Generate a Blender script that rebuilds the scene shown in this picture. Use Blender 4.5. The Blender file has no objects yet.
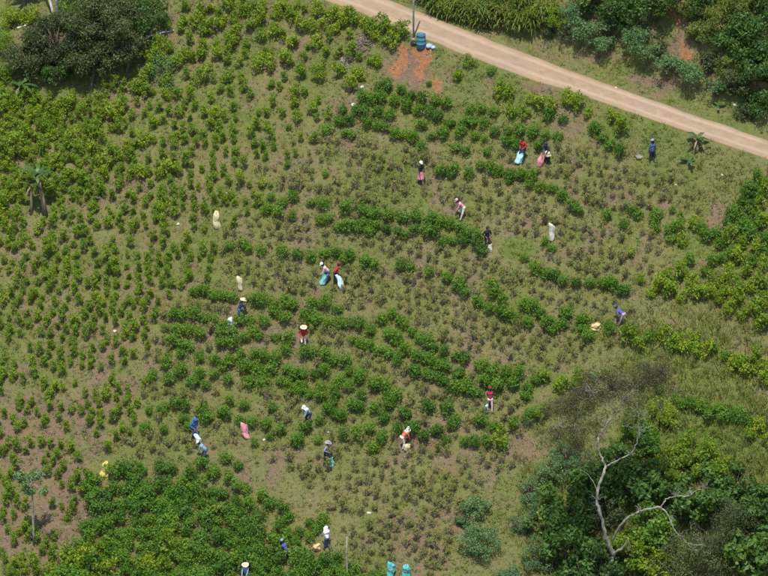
import bpy, math, random
import numpy as np
from mathutils import Vector, Matrix

# ------------------------------------------------------------------ camera, world, sun, exposure
scene = bpy.context.scene
C = scene.collection
PITCH = math.radians(26.0)
DIST = 260.0
MPP = 0.063                                   # metres per photo pixel at the middle of the field
HALF = math.atan(384 * MPP / DIST)
cam_d = bpy.data.cameras.new('camera'); cam = bpy.data.objects.new('camera', cam_d); C.objects.link(cam)
CP = np.array([0.0, -DIST * math.cos(PITCH), DIST * math.sin(PITCH)])
cam.location = CP; cam.rotation_euler = (math.pi / 2 - PITCH, 0, 0)
cam_d.angle = 2 * HALF; cam_d.clip_start = 1.0; cam_d.clip_end = 3000.0
scene.camera = cam

SUN_ELEV = math.radians(70.0)
SUN_AZ = math.radians(190.0)                  # compass style: 180 = straight behind the camera, more = from the left
world = bpy.data.worlds.new('World'); scene.world = world; world.use_nodes = True
wn = world.node_tree.nodes; wl = world.node_tree.links
bg = wn['Background']
sky = wn.new('ShaderNodeTexSky'); sky.sky_type = 'NISHITA'; sky.sun_disc = False
sky.sun_elevation = SUN_ELEV; sky.sun_rotation = SUN_AZ
wl.new(sky.outputs['Color'], bg.inputs['Color']); bg.inputs['Strength'].default_value = 0.15
sun_d = bpy.data.lights.new('sun', 'SUN'); sun_d.energy = 4.6; sun_d.angle = math.radians(0.53); sun_d.color = (1.0, 0.95, 0.86)
sun = bpy.data.objects.new('sun', sun_d); C.objects.link(sun)
sdir = Vector((math.sin(SUN_AZ) * math.cos(SUN_ELEV), math.cos(SUN_AZ) * math.cos(SUN_ELEV), math.sin(SUN_ELEV)))
sun.rotation_euler = sdir.to_track_quat('Z', 'Y').to_euler(); sun.location = (0, 0, 120)
scene.view_settings.view_transform = 'Standard'; scene.view_settings.look = 'None'
scene.view_settings.exposure = 0.48; scene.view_settings.gamma = 1.0
scene.view_settings.use_curve_mapping = False
scene.render.engine = 'CYCLES'

# ------------------------------------------------------------------ small maths
R = np.random.default_rng(7)
random.seed(7)
PI = math.pi

def _hash(ix, iy, seed):
    n = (ix.astype(np.int64) * 374761393 + iy.astype(np.int64) * 668265263 + seed * 1442695041) & 0xffffffff
    n = ((n ^ (n >> 13)) * 1274126177) & 0xffffffff
    return ((n ^ (n >> 16)) & 0xffff) / 65535.0

def vnoise(x, y, seed=0):
    x = np.asarray(x, float); y = np.asarray(y, float)
    ix = np.floor(x); iy = np.floor(y); fx = x - ix; fy = y - iy
    fx = fx * fx * (3 - 2 * fx); fy = fy * fy * (3 - 2 * fy)
    a = _hash(ix, iy, seed); b = _hash(ix + 1, iy, seed); c = _hash(ix, iy + 1, seed); d = _hash(ix + 1, iy + 1, seed)
    return (a * (1 - fx) + b * fx) * (1 - fy) + (c * (1 - fx) + d * fx) * fy

def fbm(x, y, seed=0, octv=3):
    s = 0; a = 0.5; t = 0
    for o in range(octv):
        s = s + a * vnoise(x * 2 ** o, y * 2 ** o, seed + o); t += a; a *= .5
    return s / t

def sstep(a, b, x):
    t = np.clip((x - a) / (b - a), 0, 1); return t * t * (3 - 2 * t)

def rays(u, v):
    u = np.atleast_1d(np.asarray(u, float)); v = np.atleast_1d(np.asarray(v, float))
    k = math.tan(HALF) / 384.0
    x = (u - 384) * k; y = -(v - 288) * k
    f = np.array([0, math.cos(PITCH), -math.sin(PITCH)]); up = np.array([0, math.sin(PITCH), math.cos(PITCH)])
    return f[None, :] + x[:, None] * np.array([1.0, 0, 0])[None, :] + y[:, None] * up[None, :]

def project(P):
    P = np.atleast_2d(P); q = P - CP
    f = np.array([0, math.cos(PITCH), -math.sin(PITCH)]); up = np.array([0, math.sin(PITCH), math.cos(PITCH)])
    dz = q @ f; k = math.tan(HALF) / 384.0
    dz = np.maximum(dz, 1.0)
    return 384 + q[:, 0] / dz / k, 288 - (q @ up) / dz / k

# ------------------------------------------------------------------ the hillside as a height field
SL = math.tan(math.radians(33.5)); TH = math.radians(17)
SX, SY = SL * math.sin(TH), SL * math.cos(TH)

def base_h(x, y):
    z = SX * x + SY * y
    return np.where(z > 45, 45 + (z - 45) * .35, np.where(z < -32, -32 + (z + 32) * .25, z))

ROAD_PX = [(180, -72), (240, -48), (300, -24), (350, -4), (387, 11), (440, 33), (471, 44), (502, 57), (534, 67), (565, 80), (600, 90),
           (648, 108), (687, 122), (718, 133), (768, 149), (850, 176), (960, 205)]
rd = rays([p[0] for p in ROAD_PX], [p[1] for p in ROAD_PX])
nrm = np.array([-SX, -SY, 1.0]); tt = -(CP @ nrm) / (rd @ nrm)
ROAD = CP + rd * tt[:, None]
e0 = ROAD[0] + (ROAD[0] - ROAD[1]) / np.linalg.norm(ROAD[0] - ROAD[1]) * 60
e1 = ROAD[-1] + (ROAD[-1] - ROAD[-2]) / np.linalg.norm(ROAD[-1] - ROAD[-2]) * 60
ROAD = np.vstack([e0, ROAD, e1])
ROAD[:, 2] = base_h(ROAD[:, 0], ROAD[:, 1])
for _ in range(2):
    ROAD[1:-1] = ROAD[1:-1] * .5 + (ROAD[:-2] + ROAD[2:]) * .25
HW = 1.85
def hwf(x): return 1.85 - .42 * sstep(3, 17, x)          # the road narrows towards the bend

def road_dist(x, y):
    best = np.full(x.shape, 1e9); sd = np.zeros(x.shape); zr = np.zeros(x.shape)
    for a, b in zip(ROAD[:-1], ROAD[1:]):
        d = b - a; L2 = d[0] ** 2 + d[1] ** 2
        t = np.clip(((x - a[0]) * d[0] + (y - a[1]) * d[1]) / L2, 0, 1)
        px = x - (a[0] + t * d[0]); py = y - (a[1] + t * d[1])
        dd = px * px + py * py
        s = np.sign(d[0] * py - d[1] * px)
        m = dd < best
        best = np.where(m, dd, best); sd = np.where(m, s * np.sqrt(dd), sd); zr = np.where(m, a[2] + t * d[2], zr)
    return sd, zr

_d = rays([409], [66])[0]; SC = CP + _d * (-(CP @ nrm) / (_d @ nrm))
def height(x, y):
    b = base_h(x, y)
    sd, zr = road_dist(x, y)
    near = np.exp(-((np.abs(sd)) / 2.6) ** 4)
    big = (fbm(x / 9.0, y / 9.0, 3, 2) - .5) * 1.5 + (fbm(x / 2.3, y / 2.3, 11, 2) - .5) * .34 + (fbm(x / .55, y / .55, 21, 2) - .5) * .075
    # faint foot-worn terraces along the contour
    ph = (b + (fbm(x / 5, y / 5, 31, 2) - .5) * 2.2) / .78
    big = big + .055 * np.sin(2 * PI * ph) * (1 - sstep(10, 26, np.abs(x) * .6))
    z = b + big * (1 - near)
    t = np.abs(sd) - hwf(x)
    fill = zr - .03 - np.maximum(t, 0) * 1.02
    z = np.where((sd < 0) & (t < 7), np.maximum(z, np.where(t > 0, fill + (fbm(x / .9, y / .9, 5) - .5) * .25 * sstep(0, 1, t), zr - .03)), z)
    z = np.where(sd < 0, z - .30 * np.exp(-((x - SC[0]) / 1.5) ** 2 - ((y - SC[1]) / 1.3) ** 2) * (.4 + 1.2 * fbm(x / .45, y / .9, 15, 2)) * sstep(.1, .8, t), z)
    cut = zr + np.maximum(t, 0) * .12 + np.clip(t - 1.15, 0, 3.4) * 1.18 + np.maximum(t - 4.55, 0) * .80
    cut = cut + (fbm(x / 1.7, y / 1.7, 8, 3) - .5) * 1.1 * sstep(.8, 2.4, t)
    z = np.where(sd >= 0, np.where(t > 0, cut, zr - .03) * (1 - sstep(14, 40, t)) + (b + 4 + big) * sstep(14, 40, t), z)
    return z

def axis(lo, hi, step, outer, n):
    mid = np.arange(lo, hi + 1e-6, step)
    g = np.linspace(0, 1, n + 1)[1:] ** 1.8
    return np.concatenate([(lo - g * (lo + outer))[::-1], mid, hi + g * (outer - hi)])
GX = axis(-30.0, 30.0, .15, 320.0, 26); GY = axis(-27.0, 33.0, .15, 320.0, 26)
gx, gy = np.meshgrid(GX, GY)
GZ = height(gx, gy)

def H(x, y):
    x = np.asarray(x, float); y = np.asarray(y, float)
    i = np.clip(np.searchsorted(GX, x) - 1, 0, len(GX) - 2); j = np.clip(np.searchsorted(GY, y) - 1, 0, len(GY) - 2)
    fx = (x - GX[i]) / (GX[i + 1] - GX[i]); fy = (y - GY[j]) / (GY[j + 1] - GY[j])
    return (GZ[j, i] * (1 - fx) + GZ[j, i + 1] * fx) * (1 - fy) + (GZ[j + 1, i] * (1 - fx) + GZ[j + 1, i + 1] * fx) * fy

def ground_px(u, v):
    """where the sight line of a photo pixel meets the hillside"""
    d = rays(u, v); ts = np.arange(DIST - 60, DIST + 75, .3)
    P = CP[None, None, :] + d[:, None, :] * ts[None, :, None]
    below = P[..., 2] < H(P[..., 0], P[..., 1])
    k = np.argmax(below, axis=1); t0 = ts[np.maximum(k - 1, 0)]; t1 = ts[k]
    for _ in range(9):
        tm = (t0 + t1) / 2; p = CP + d * tm[:, None]
        b = p[:, 2] < H(p[:, 0], p[:, 1])
        t1 = np.where(b, tm, t1); t0 = np.where(b, t0, tm)
    p = CP + d * t1[:, None]; p[:, 2] = H(p[:, 0], p[:, 1])
    return p

def gp(u, v):
    return ground_px([u], [v])[0]

def in_poly(u, v, poly):
    u = np.asarray(u); v = np.asarray(v); r = np.zeros(u.shape, bool); n = len(poly)
    for i in range(n):
        x1, y1 = poly[i]; x2, y2 = poly[(i + 1) % n]
        if y1 == y2: continue
        c = ((y1 > v) != (y2 > v)) & (u < (x2 - x1) * (v - y1) / (y2 - y1) + x1)
        r ^= c
    return r

# ground cover: where the soil lies bare, where grass is green (kept on the ground as plain cover maps)
SOIL = [(40, 440, 90, 70, .75), (60, 520, 70, 60, .85), (110, 380, 70, 30, .45), (150, 300, 55, 40, .42), (200, 265, 45, 22, .4), (300, 225, 22, 40, .5),
        (345, 138, 34, 12, .55), (415, 535, 55, 45, .55), (515, 450, 26, 26, .6), (350, 495, 60, 35, .5), (262, 475, 34, 28, .5), (330, 420, 40, 16, .4),
        (255, 345, 60, 50, .35), (440, 545, 25, 30, .5), (715, 215, 14, 30, .8), (470, 345, 14, 30, .5), (420, 440, 40, 20, .4), (80, 340, 70, 30, .35),
        (410, 66, 24, 24, .95), (20, 150, 60, 60, .25), (30, 400, 60, 40, .6), (400, 390, 60, 50, .3), (590, 58, 50, 7, .6), (650, 82, 60, 7, .6), (620, 30, 40, 14, .5), (680, 45, 24, 18, .7), (715, 75, 14, 14, .5), (385, 310, 60, 20, .25),
        (640, 155, 9, 7, .5), (545, 88, 40, 8, .6), (450, 70, 24, 8, .45)]
GREEN = [(250, 110, 60, 60, .55), (300, 60, 60, 45, .6), (520, 248, 30, 18, 1.0), (500, 78, 40, 12, .6), (650, 175, 60, 25, .55), (560, 540, 45, 60, .8),
         (690, 430, 120, 80, .85), (720, 250, 70, 60, .75), (470, 480, 40, 12, .5), (600, 78, 90, 12, .5), (510, 282, 22, 10, .7), (140, 220, 50, 30, .3), (70, 410, 60, 20, .25),
         (430, 52, 30, 10, .5), (700, 330, 80, 50, .35), (560, 405, 40, 18, .5), (660, 100, 90, 14, .45), (480, 210, 60, 20, .3), (90, 140, 120, 60, .45),
         (460, 315, 30, 12, .35), (600, 400, 60, 20, .4)]
RED = [[(399, 44), (423, 43), (411, 60), (397, 82), (385, 78), (392, 61)], [(424, 46), (437, 48), (432, 63), (424, 82), (412, 78), (416, 62)],
       [(436, 77), (446, 78), (442, 97), (433, 92)], [(668, 0), (692, 0), (686, 26), (672, 28)], 
       [(672, 40), (684, 44), (690, 58), (676, 58)]]

def cover(x, y, z):
    u, v = project(np.stack([x, y, z], 1))
    wu = u + (fbm(x / 1.3, y / 1.3, 41, 2) - .5) * 16; wv = v + (fbm(x / 1.3, y / 1.3, 51, 2) - .5) * 16
    soil = np.full(u.shape, .20); green = np.full(u.shape, .47)
    for a, b, ru, rv, k in SOIL: soil = np.maximum(soil, k * np.exp(-((wu - a) / ru) ** 2 - ((wv - b) / rv) ** 2))
    for a, b, ru, rv, k in GREEN: green = np.maximum(green, k * np.exp(-((wu - a) / ru) ** 2 - ((wv - b) / rv) ** 2))
    soil = soil + (fbm(x / 1.1, y / 1.1, 61, 3) - .5) * 1.15
    green = green + (fbm(x / 2.4, y / 2.4, 71, 3) - .5) * .55
    red = np.zeros(u.shape)
    for poly in RED:
        red = np.maximum(red, in_poly(u + (fbm(x / .9, y / .9, 81, 3) - .5) * 22, v + (fbm(x / .9, y / .9, 91, 3) - .5) * 22, poly) * 1.0)
    soil = np.where(in_poly(wu, wv, [(498, 238), (545, 232), (548, 262), (500, 268)]), soil * .2, soil)
    return np.clip(soil, 0, 1), np.clip(green, 0, 1), red

# ------------------------------------------------------------------ mesh helpers
def mesh_np(name, V, F, mats=(), fattr=None, vattr=None, smooth=False, midx=None):
    """V (n,3); F (m,k) array of equal-sized faces, or a list of such arrays"""
    Fs = F if isinstance(F, list) else [F]
    Fs = [f for f in Fs if len(f)]
    me = bpy.data.meshes.new(name)
    nl = sum(f.size for f in Fs); nf = sum(len(f) for f in Fs)
    me.vertices.add(len(V)); me.vertices.foreach_set('co', np.ascontiguousarray(V, np.float32).ravel())
    me.loops.add(nl); me.loops.foreach_set('vertex_index', np.concatenate([f.ravel() for f in Fs]).astype(np.int32))
    tot = np.concatenate([np.full(len(f), f.shape[1]) for f in Fs]).astype(np.int32)
    st = np.concatenate([[0], np.cumsum(tot)[:-1]]).astype(np.int32)
    me.polygons.add(nf); me.polygons.foreach_set('loop_start', st); me.polygons.foreach_set('loop_total', tot)
    if midx is not None: me.polygons.foreach_set('material_index', np.asarray(midx, np.int32))
    if smooth: me.polygons.foreach_set('use_smooth', np.ones(nf, bool))
    for n, a in (fattr or {}).items():
        me.attributes.new(n, 'FLOAT', 'FACE').data.foreach_set('value', np.asarray(a, np.float32))
    for n, a in (vattr or {}).items():
        me.attributes.new(n, 'FLOAT', 'POINT').data.foreach_set('value', np.asarray(a, np.float32))
    for m in mats: me.materials.append(m)
    me.update(calc_edges=True)
    return me

def link(name, me, parent=None, loc=None, rot=None, scale=None):
    o = bpy.data.objects.new(name, me); C.objects.link(o)
    if parent is not None: o.parent = parent
    if loc is not None: o.location = loc
    if rot is not None: o.rotation_euler = rot
    if scale is not None: o.scale = scale
    return o

def tag(o, label, cat, group=None):
    o['label'] = label; o['category'] = cat
    if group: o['group'] = group
    return o

def thing(name, label, cat, loc, rz=0, group=None):
    o = link(name, None, loc=loc, rot=(0, 0, rz)); o.empty_display_size = .2
    return tag(o, label, cat, group)

class Geo:
    """collects tubes, lathes and leaves; faces may be tris or quads"""
    def __init__(s): s.V = []; s.T = []; s.Q = []; s.n = 0; s.ta = []; s.qa = []
    def add(s, V, Q=None, T=None, a=.5):
        V = np.asarray(V, float); s.V.append(V)
        if Q is not None and len(Q): s.Q.append(np.asarray(Q) + s.n); s.qa.append(np.broadcast_to(a, len(Q)))
        if T is not None and len(T): s.T.append(np.asarray(T) + s.n); s.ta.append(np.broadcast_to(a, len(T)))
        s.n += len(V)
    def tube(s, pts, rad, seg=6, a=.5, cap=True):
        pts = np.asarray(pts, float); n = len(pts); rad = np.broadcast_to(rad, n)
        tg = np.gradient(pts, axis=0); tg /= np.linalg.norm(tg, axis=1)[:, None] + 1e-9
        ref = np.array([0.31, .95, .05]) if abs(tg[0][2]) > .7 else np.array([0, 0, 1.0])
        A = np.cross(tg, ref); A /= np.linalg.norm(A, axis=1)[:, None] + 1e-9; B = np.cross(tg, A)
        an = np.arange(seg) * 2 * PI / seg
        V = pts[:, None, :] + rad[:, None, None] * (np.cos(an)[None, :, None] * A[:, None, :] + np.sin(an)[None, :, None] * B[:, None, :])
        V = V.reshape(-1, 3); i = np.arange(n - 1)[:, None] * seg; k = np.arange(seg)[None, :]; k2 = (k + 1) % seg
        Q = np.stack([i + k, i + k2, i + seg + k2, i + seg + k], -1).reshape(-1, 4)
        T = None
        if cap:
            V = np.vstack([V, pts[0], pts[-1]]); c0 = n * seg; kk = np.arange(seg); k2 = (kk + 1) % seg
            T = np.vstack([np.stack([kk * 0 + c0, k2, kk], 1), np.stack([kk * 0 + c0 + 1, (n - 1) * seg + kk, (n - 1) * seg + k2], 1)])
        s.add(V, Q, T, a)
    def lathe(s, prof, seg=14, a=.5, M=None, sx=1, sy=1, fn=None):
        prof = np.asarray(prof, float); n = len(prof); an = np.arange(seg) * 2 * PI / seg
        V = np.stack([prof[:, 0][:, None] * np.cos(an)[None] * sx, prof[:, 0][:, None] * np.sin(an)[None] * sy, np.broadcast_to(prof[:, 1][:, None], (n, seg))], -1).reshape(-1, 3)
        if fn is not None: V = fn(V)
        if M is not None: V = V @ np.array(M.to_3x3()).T + np.array(M.translation)
        i = np.arange(n - 1)[:, None] * seg; k = np.arange(seg)[None, :]; k2 = (k + 1) % seg
        s.add(V, np.stack([i + k, i + k2, i + seg + k2, i + seg + k], -1).reshape(-1, 4), None, a)
    def leaves(s, P, N, L, W, rng, a=None, fold=.0):
        """leaf blades: rhombic quads at P facing N"""
        n = len(P); N = N / (np.linalg.norm(N, axis=1)[:, None] + 1e-9)
        r = rng.normal(size=(n, 3)); A = np.cross(N, r); A /= np.linalg.norm(A, axis=1)[:, None] + 1e-9
        A[:, 2] -= .25; A /= np.linalg.norm(A, axis=1)[:, None]
        B = np.cross(N, A); B /= np.linalg.norm(B, axis=1)[:, None] + 1e-9
        L = np.broadcast_to(L, n)[:, None] * rng.uniform(.7, 1.3, (n, 1)); W = np.broadcast_to(W, n)[:, None] * rng.uniform(.75, 1.25, (n, 1))
        V = np.stack([P - A * L * .5, P + B * W * .5 - A * L * .08 + N * W * fold, P + A * L * .5, P - B * W * .5 - A * L * .08 + N * W * fold], 1).reshape(-1, 3)
        Q = np.arange(n * 4).reshape(n, 4)
        s.add(V, Q, None, rng.random(n) if a is None else a)
    def build(s, name, mat, smooth=False):
        V = np.vstack(s.V); fs = []; at = []
        if s.Q: fs.append(np.vstack(s.Q)); at.append(np.concatenate(s.qa))
        if s.T: fs.append(np.vstack(s.T)); at.append(np.concatenate(s.ta))
        return mesh_np(name, V, fs, mat if isinstance(mat, (list, tuple)) else [mat], fattr={'rnd': np.concatenate(at)}, smooth=smooth)

# ------------------------------------------------------------------ materials
def new_mat(name):
    m = bpy.data.materials.new(name); m.use_nodes = True
    nt = m.node_tree; nt.nodes.clear()
    return m, nt.nodes, nt.links

def ramp(nd, stops):
    r = nd.new('ShaderNodeValToRGB'); e = r.color_ramp.elements
    while len(e) > 1: e.remove(e[-1])
    e[0].position = stops[0][0]; e[0].color = (*stops[0][1], 1)
    for p, c in stops[1:]:
        q = e.new(p); q.color = (*c, 1)
    return r

def math_n(nd, lk, op, a, b=None, c=None):
    n = nd.new('ShaderNodeMath'); n.operation = op
    for i, x in enumerate((a, b, c)):
        if x is None: continue
        if isinstance(x, (int, float)): n.inputs[i].default_value = x
        else: lk.new(x, n.inputs[i])
    return n.outputs[0]

def mix_c(nd, lk, fac, a, b, mode='MIX'):
    n = nd.new('ShaderNodeMix'); n.data_type = 'RGBA'; n.blend_type = mode
    if isinstance(fac, (int, float)): n.inputs[0].default_value = fac
    else: lk.new(fac, n.inputs[0])
    for i, x in ((6, a), (7, b)):
        if isinstance(x, tuple): n.inputs[i].default_value = (*x, 1)
        else: lk.new(x, n.inputs[i])
    return n.outputs[2]

def noise_n(nd, lk, scale, detail=3, vec=None, rough=.55):
    n = nd.new('ShaderNodeTexNoise'); n.inputs['Scale'].default_value = scale; n.inputs['Detail'].default_value = detail
    n.inputs['Roughness'].default_value = rough
    if vec is not None: lk.new(vec, n.inputs['Vector'])
    return n.outputs['Fac']

def leaf_mat(name, stops, rough=.55, trans=.28, var=.5, wscale=.9):
    """leaf colour: each leaf, each bush and each stretch of the field differ a little"""
    m, nd, lk = new_mat(name)
    at = nd.new('ShaderNodeAttribute'); at.attribute_name = 'rnd'
    geo = nd.new('ShaderNodeNewGeometry'); oi = nd.new('ShaderNodeObjectInfo')
    nz = noise_n(nd, lk, wscale, 2, geo.outputs['Position'])
    f = math_n(nd, lk, 'MULTIPLY_ADD', at.outputs['Fac'], 1 - var, math_n(nd, lk, 'MULTIPLY_ADD', nz, var * 1.5, -var * .25))
    f = math_n(nd, lk, 'ADD', f, math_n(nd, lk, 'MULTIPLY_ADD', oi.outputs['Random'], .5, -.25))
    r = ramp(nd, stops); lk.new(f, r.inputs[0])
    p = nd.new('ShaderNodeBsdfPrincipled'); p.inputs['Roughness'].default_value = rough; p.inputs['Specular IOR Level'].default_value = .3
    lk.new(r.outputs[0], p.inputs['Base Color'])
    out = nd.new('ShaderNodeOutputMaterial')
    if trans > 0:
        t = nd.new('ShaderNodeBsdfTranslucent'); mx = nd.new('ShaderNodeMixShader'); mx.inputs[0].default_value = trans
        lk.new(mix_c(nd, lk, .5, r.outputs[0], (.30, .40, .04), 'MIX'), t.inputs['Color'])
        lk.new(p.outputs[0], mx.inputs[1]); lk.new(t.outputs[0], mx.inputs[2]); lk.new(mx.outputs[0], out.inputs[0])
    else: lk.new(p.outputs[0], out.inputs[0])
    return m

def plain_mat(name, c1, c2, scale=6, rough=.8, bump=.0, metallic=0, stretch=None, spec=.3):
    m, nd, lk = new_mat(name)
    tc = nd.new('ShaderNodeTexCoord'); vec = tc.outputs['Object']
    if stretch:
        mp = nd.new('ShaderNodeMapping'); mp.inputs['Scale'].default_value = stretch; lk.new(vec, mp.inputs[0]); vec = mp.outputs[0]
    nz = noise_n(nd, lk, scale, 4, vec)
    r = ramp(nd, [(.3, c1), (.7, c2)]); lk.new(nz, r.inputs[0])
    p = nd.new('ShaderNodeBsdfPrincipled'); p.inputs['Roughness'].default_value = rough; p.inputs['Metallic'].default_value = metallic
    p.inputs['Specular IOR Level'].default_value = spec
    lk.new(r.outputs[0], p.inputs['Base Color'])
    if bump:
        b = nd.new('ShaderNodeBump'); b.inputs['Strength'].default_value = bump; b.inputs['Distance'].default_value = .03
        lk.new(nz, b.inputs['Height']); lk.new(b.outputs[0], p.inputs['Normal'])
    out = nd.new('ShaderNodeOutputMaterial'); lk.new(p.outputs[0], out.inputs[0])
    return m

M = {}
M['dark'] = leaf_mat('bush_leaves_dark_green', [(.0, (.030, .085, .010)), (.45, (.064, .158, .016)), (.8, (.104, .220, .020)), (1, (.165, .27, .026))], trans=.44)
M['light'] = leaf_mat('bush_leaves_light_green', [(.0, (.074, .150, .012)), (.4, (.146, .244, .016)), (.75, (.205, .300, .020)), (1, (.34, .36, .024))], var=.62, wscale=.5, trans=.48)
M['yellow'] = leaf_mat('bush_leaves_yellow_green', [(.0, (.070, .145, .010)), (.35, (.138, .232, .014)), (.75, (.215, .295, .018)), (1, (.31, .345, .022))], var=.45, trans=.44)
M['picked'] = leaf_mat('picked_bush_leaves', [(.0, (.100, .140, .028)), (.4, (.165, .195, .044)), (.75, (.235, .225, .072)), (1, (.33, .28, .12))], trans=.42)
M['twig'] = plain_mat('picked_bush_twigs', (.22, .175, .10), (.36, .29, .18), 30)
M['tree_dark'] = leaf_mat('tree_leaves_grey_green', [(.0, (.020, .036, .012)), (.4, (.044, .066, .022)), (.8, (.070, .095, .026)), (1, (.105, .118, .034))], trans=.22)
M['tree_deep'] = leaf_mat('tree_leaves_deep_green', [(.0, (.020, .052, .010)), (.45, (.042, .102, .017)), (.85, (.080, .160, .022)), (1, (.15, .22, .03))], trans=.32)
M['teal'] = leaf_mat('cassava_leaves_blue_green', [(.0, (.042, .098, .036)), (.4, (.078, .160, .056)), (.8, (.120, .210, .072)), (1, (.16, .25, .08))], trans=.28)
M['cane'] = leaf_mat('tall_cane_leaves', [(.0, (.06, .092, .018)), (.4, (.110, .150, .025)), (.8, (.165, .195, .036)), (1, (.24, .235, .06))], trans=.32)
M['brown'] = leaf_mat('fine_dry_leaves', [(.0, (.036, .034, .014)), (.5, (.066, .060, .024)), (1, (.100, .090, .034))], trans=.2)
M['banana'] = leaf_mat('banana_leaf_green', [(.0, (.026, .062, .016)), (.5, (.046, .100, .022)), (1, (.075, .135, .03))], rough=.45, trans=.25)
M['banana_dry'] = leaf_mat('banana_leaf_dry', [(.0, (.16, .11, .05)), (1, (.30, .22, .11))], trans=.1)
M['bark'] = plain_mat('bark_brown', (.055, .042, .030), (.13, .10, .075), 9, .9, .5, stretch=(1, 1, .25))
M['bark_pale'] = plain_mat('bark_pale_grey', (.070, .064, .052), (.34, .325, .28), 4.5, .85, .5, stretch=(1, 1, .6))
M['bark_white'] = plain_mat('bark_bleached', (.38, .35, .30), (.62, .59, .53), 4, .85, .3)
M['pstem'] = plain_mat('banana_stem', (.10, .075, .045), (.26, .21, .13), 5, .8, .3, stretch=(1, 1, .3))
M['skin'] = plain_mat('skin', (.17, .085, .052), (.22, .11, .07), 8, .55)
M['hair'] = plain_mat('black_hair', (.008, .006, .005), (.02, .015, .012), 30, .5)
M['shoe'] = plain_mat('rubber_boots', (.02, .018, .016), (.05, .04, .035), 12, .6)
M['straw'] = plain_mat('woven_straw', (.50, .40, .25), (.68, .57, .38), 60, .85, .3)

def cloth(name, c, d=.72):
    return plain_mat('cloth_' + name, tuple(x * d for x in c), c, 7, .85, .35)
CL = {'red': (.42, .022, .030), 'black': (.018, .018, .022), 'denim': (.055, .085, .16), 'navy': (.022, .028, .060), 'white': (.74, .74, .72), 'pink': (.56, .20, .24),
      'maroon': (.22, .018, .045), 'orange': (.62, .13, .06), 'blue': (.04, .13, .36), 'paleblue': (.20, .29, .42), 'grey': (.26, .26, .28), 'khaki': (.36, .30, .20),
      'cream': (.62, .56, .44), 'purple': (.085, .085, .26), 'lilac': (.38, .26, .38), 'lime': (.62, .66, .30), 'rose': (.60, .28, .36), 'palerose': (.66, .42, .46)}
for k, c in CL.items(): M['c_' + k] = cloth(k, c)

def sack_mat(name, c, c2):
    m, nd, lk = new_mat('woven_sack_' + name)
    tc = nd.new('ShaderNodeTexCoord')
    nz = noise_n(nd, lk, 9, 3, tc.outputs['Object'])
    w = nd.new('ShaderNodeTexWave'); w.inputs['Scale'].default_value = 4; w.inputs['Distortion'].default_value = 1.5; lk.new(tc.outputs['Object'], w.inputs[0])
    f = math_n(nd, lk, 'MULTIPLY_ADD', nz, .7, math_n(nd, lk, 'MULTIPLY', w.outputs['Fac'], .25))
    r = ramp(nd, [(.3, c), (.8, c2)]); lk.new(f, r.inputs[0])
    p = nd.new('ShaderNodeBsdfPrincipled'); p.inputs['Roughness'].default_value = .5; lk.new(r.outputs[0], p.inputs['Base Color'])
    b = nd.new('ShaderNodeBump'); b.inputs['Strength'].default_value = .5; b.inputs['Distance'].default_value = .04
    lk.new(nz, b.inputs['Height']); lk.new(b.outputs[0], p.inputs['Normal'])
    o = nd.new('ShaderNodeOutputMaterial'); lk.new(p.outputs[0], o.inputs[0])
    return m
for k, c, c2 in [('pink', (.52, .15, .19), (.68, .32, .36)), ('blue', (.20, .46, .62), (.45, .68, .80)), ('teal', (.10, .42, .38), (.30, .62, .56)), ('white', (.46, .45, .36), (.66, .64, .54)),
                 ('yellow', (.42, .34, .06), (.60, .50, .16)), ('cream', (.40, .35, .20), (.58, .52, .32)), ('tan', (.50, .33, .15), (.68, .50, .27)), ('pale', (.42, .55, .58), (.62, .72, .74)),
                 ('aqua', (.03, .27, .27), (.14, .46, .44))]:
    M['s_' + k] = sack_mat(k, c, c2)

# ground: dry thatch, bare soil, green grass and red clay laid by the cover maps
m, nd, lk = new_mat('hillside_ground')
geo = nd.new('ShaderNodeNewGeometry'); pos = geo.outputs['Position']
def attr(n):
    a = nd.new('ShaderNodeAttribute'); a.attribute_name = n; return a.outputs['Fac']
n1 = noise_n(nd, lk, .9, 5, pos); n2 = noise_n(nd, lk, 5.5, 5, pos, .65); n3 = noise_n(nd, lk, 22, 4, pos, .7)
thatch = ramp(nd, [(.25, (.120, .112, .042)), (.5, (.215, .190, .084)), (.75, (.320, .268, .145))]); lk.new(math_n(nd, lk, 'MULTIPLY_ADD', n2, .6, math_n(nd, lk, 'MULTIPLY', n3, .4)), thatch.inputs[0])
soil = ramp(nd, [(.22, (.105, .066, .040)), (.5, (.205, .142, .090)), (.78, (.315, .235, .165))]); lk.new(math_n(nd, lk, 'MULTIPLY_ADD', n2, .5, math_n(nd, lk, 'MULTIPLY', n3, .5)), soil.inputs[0])
grn = ramp(nd, [(.25, (.070, .105, .022)), (.5, (.132, .170, .040)), (.8, (.210, .225, .072))]); lk.new(n2, grn.inputs[0])
red = ramp(nd, [(.25, (.21, .085, .040)), (.5, (.33, .150, .072)), (.75, (.36, .22, .13))]); lk.new(n2, red.inputs[0])
gf = math_n(nd, lk, 'MULTIPLY_ADD', math_n(nd, lk, 'SUBTRACT', n2, .5), .9, attr('green'))
gm = nd.new('ShaderNodeMapRange'); gm.interpolation_type = 'SMOOTHSTEP'; gm.inputs[1].default_value = .2; gm.inputs[2].default_value = .7; lk.new(gf, gm.inputs[0])
sf = math_n(nd, lk, 'MULTIPLY_ADD', math_n(nd, lk, 'SUBTRACT', n3, .5), 1.3, math_n(nd, lk, 'MULTIPLY_ADD', math_n(nd, lk, 'SUBTRACT', n2, .5), .9, attr('soil')))
sm = nd.new('ShaderNodeMapRange'); sm.interpolation_type = 'SMOOTHSTEP'; sm.inputs[1].default_value = .36; sm.inputs[2].default_value = .54; lk.new(sf, sm.inputs[0])
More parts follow.
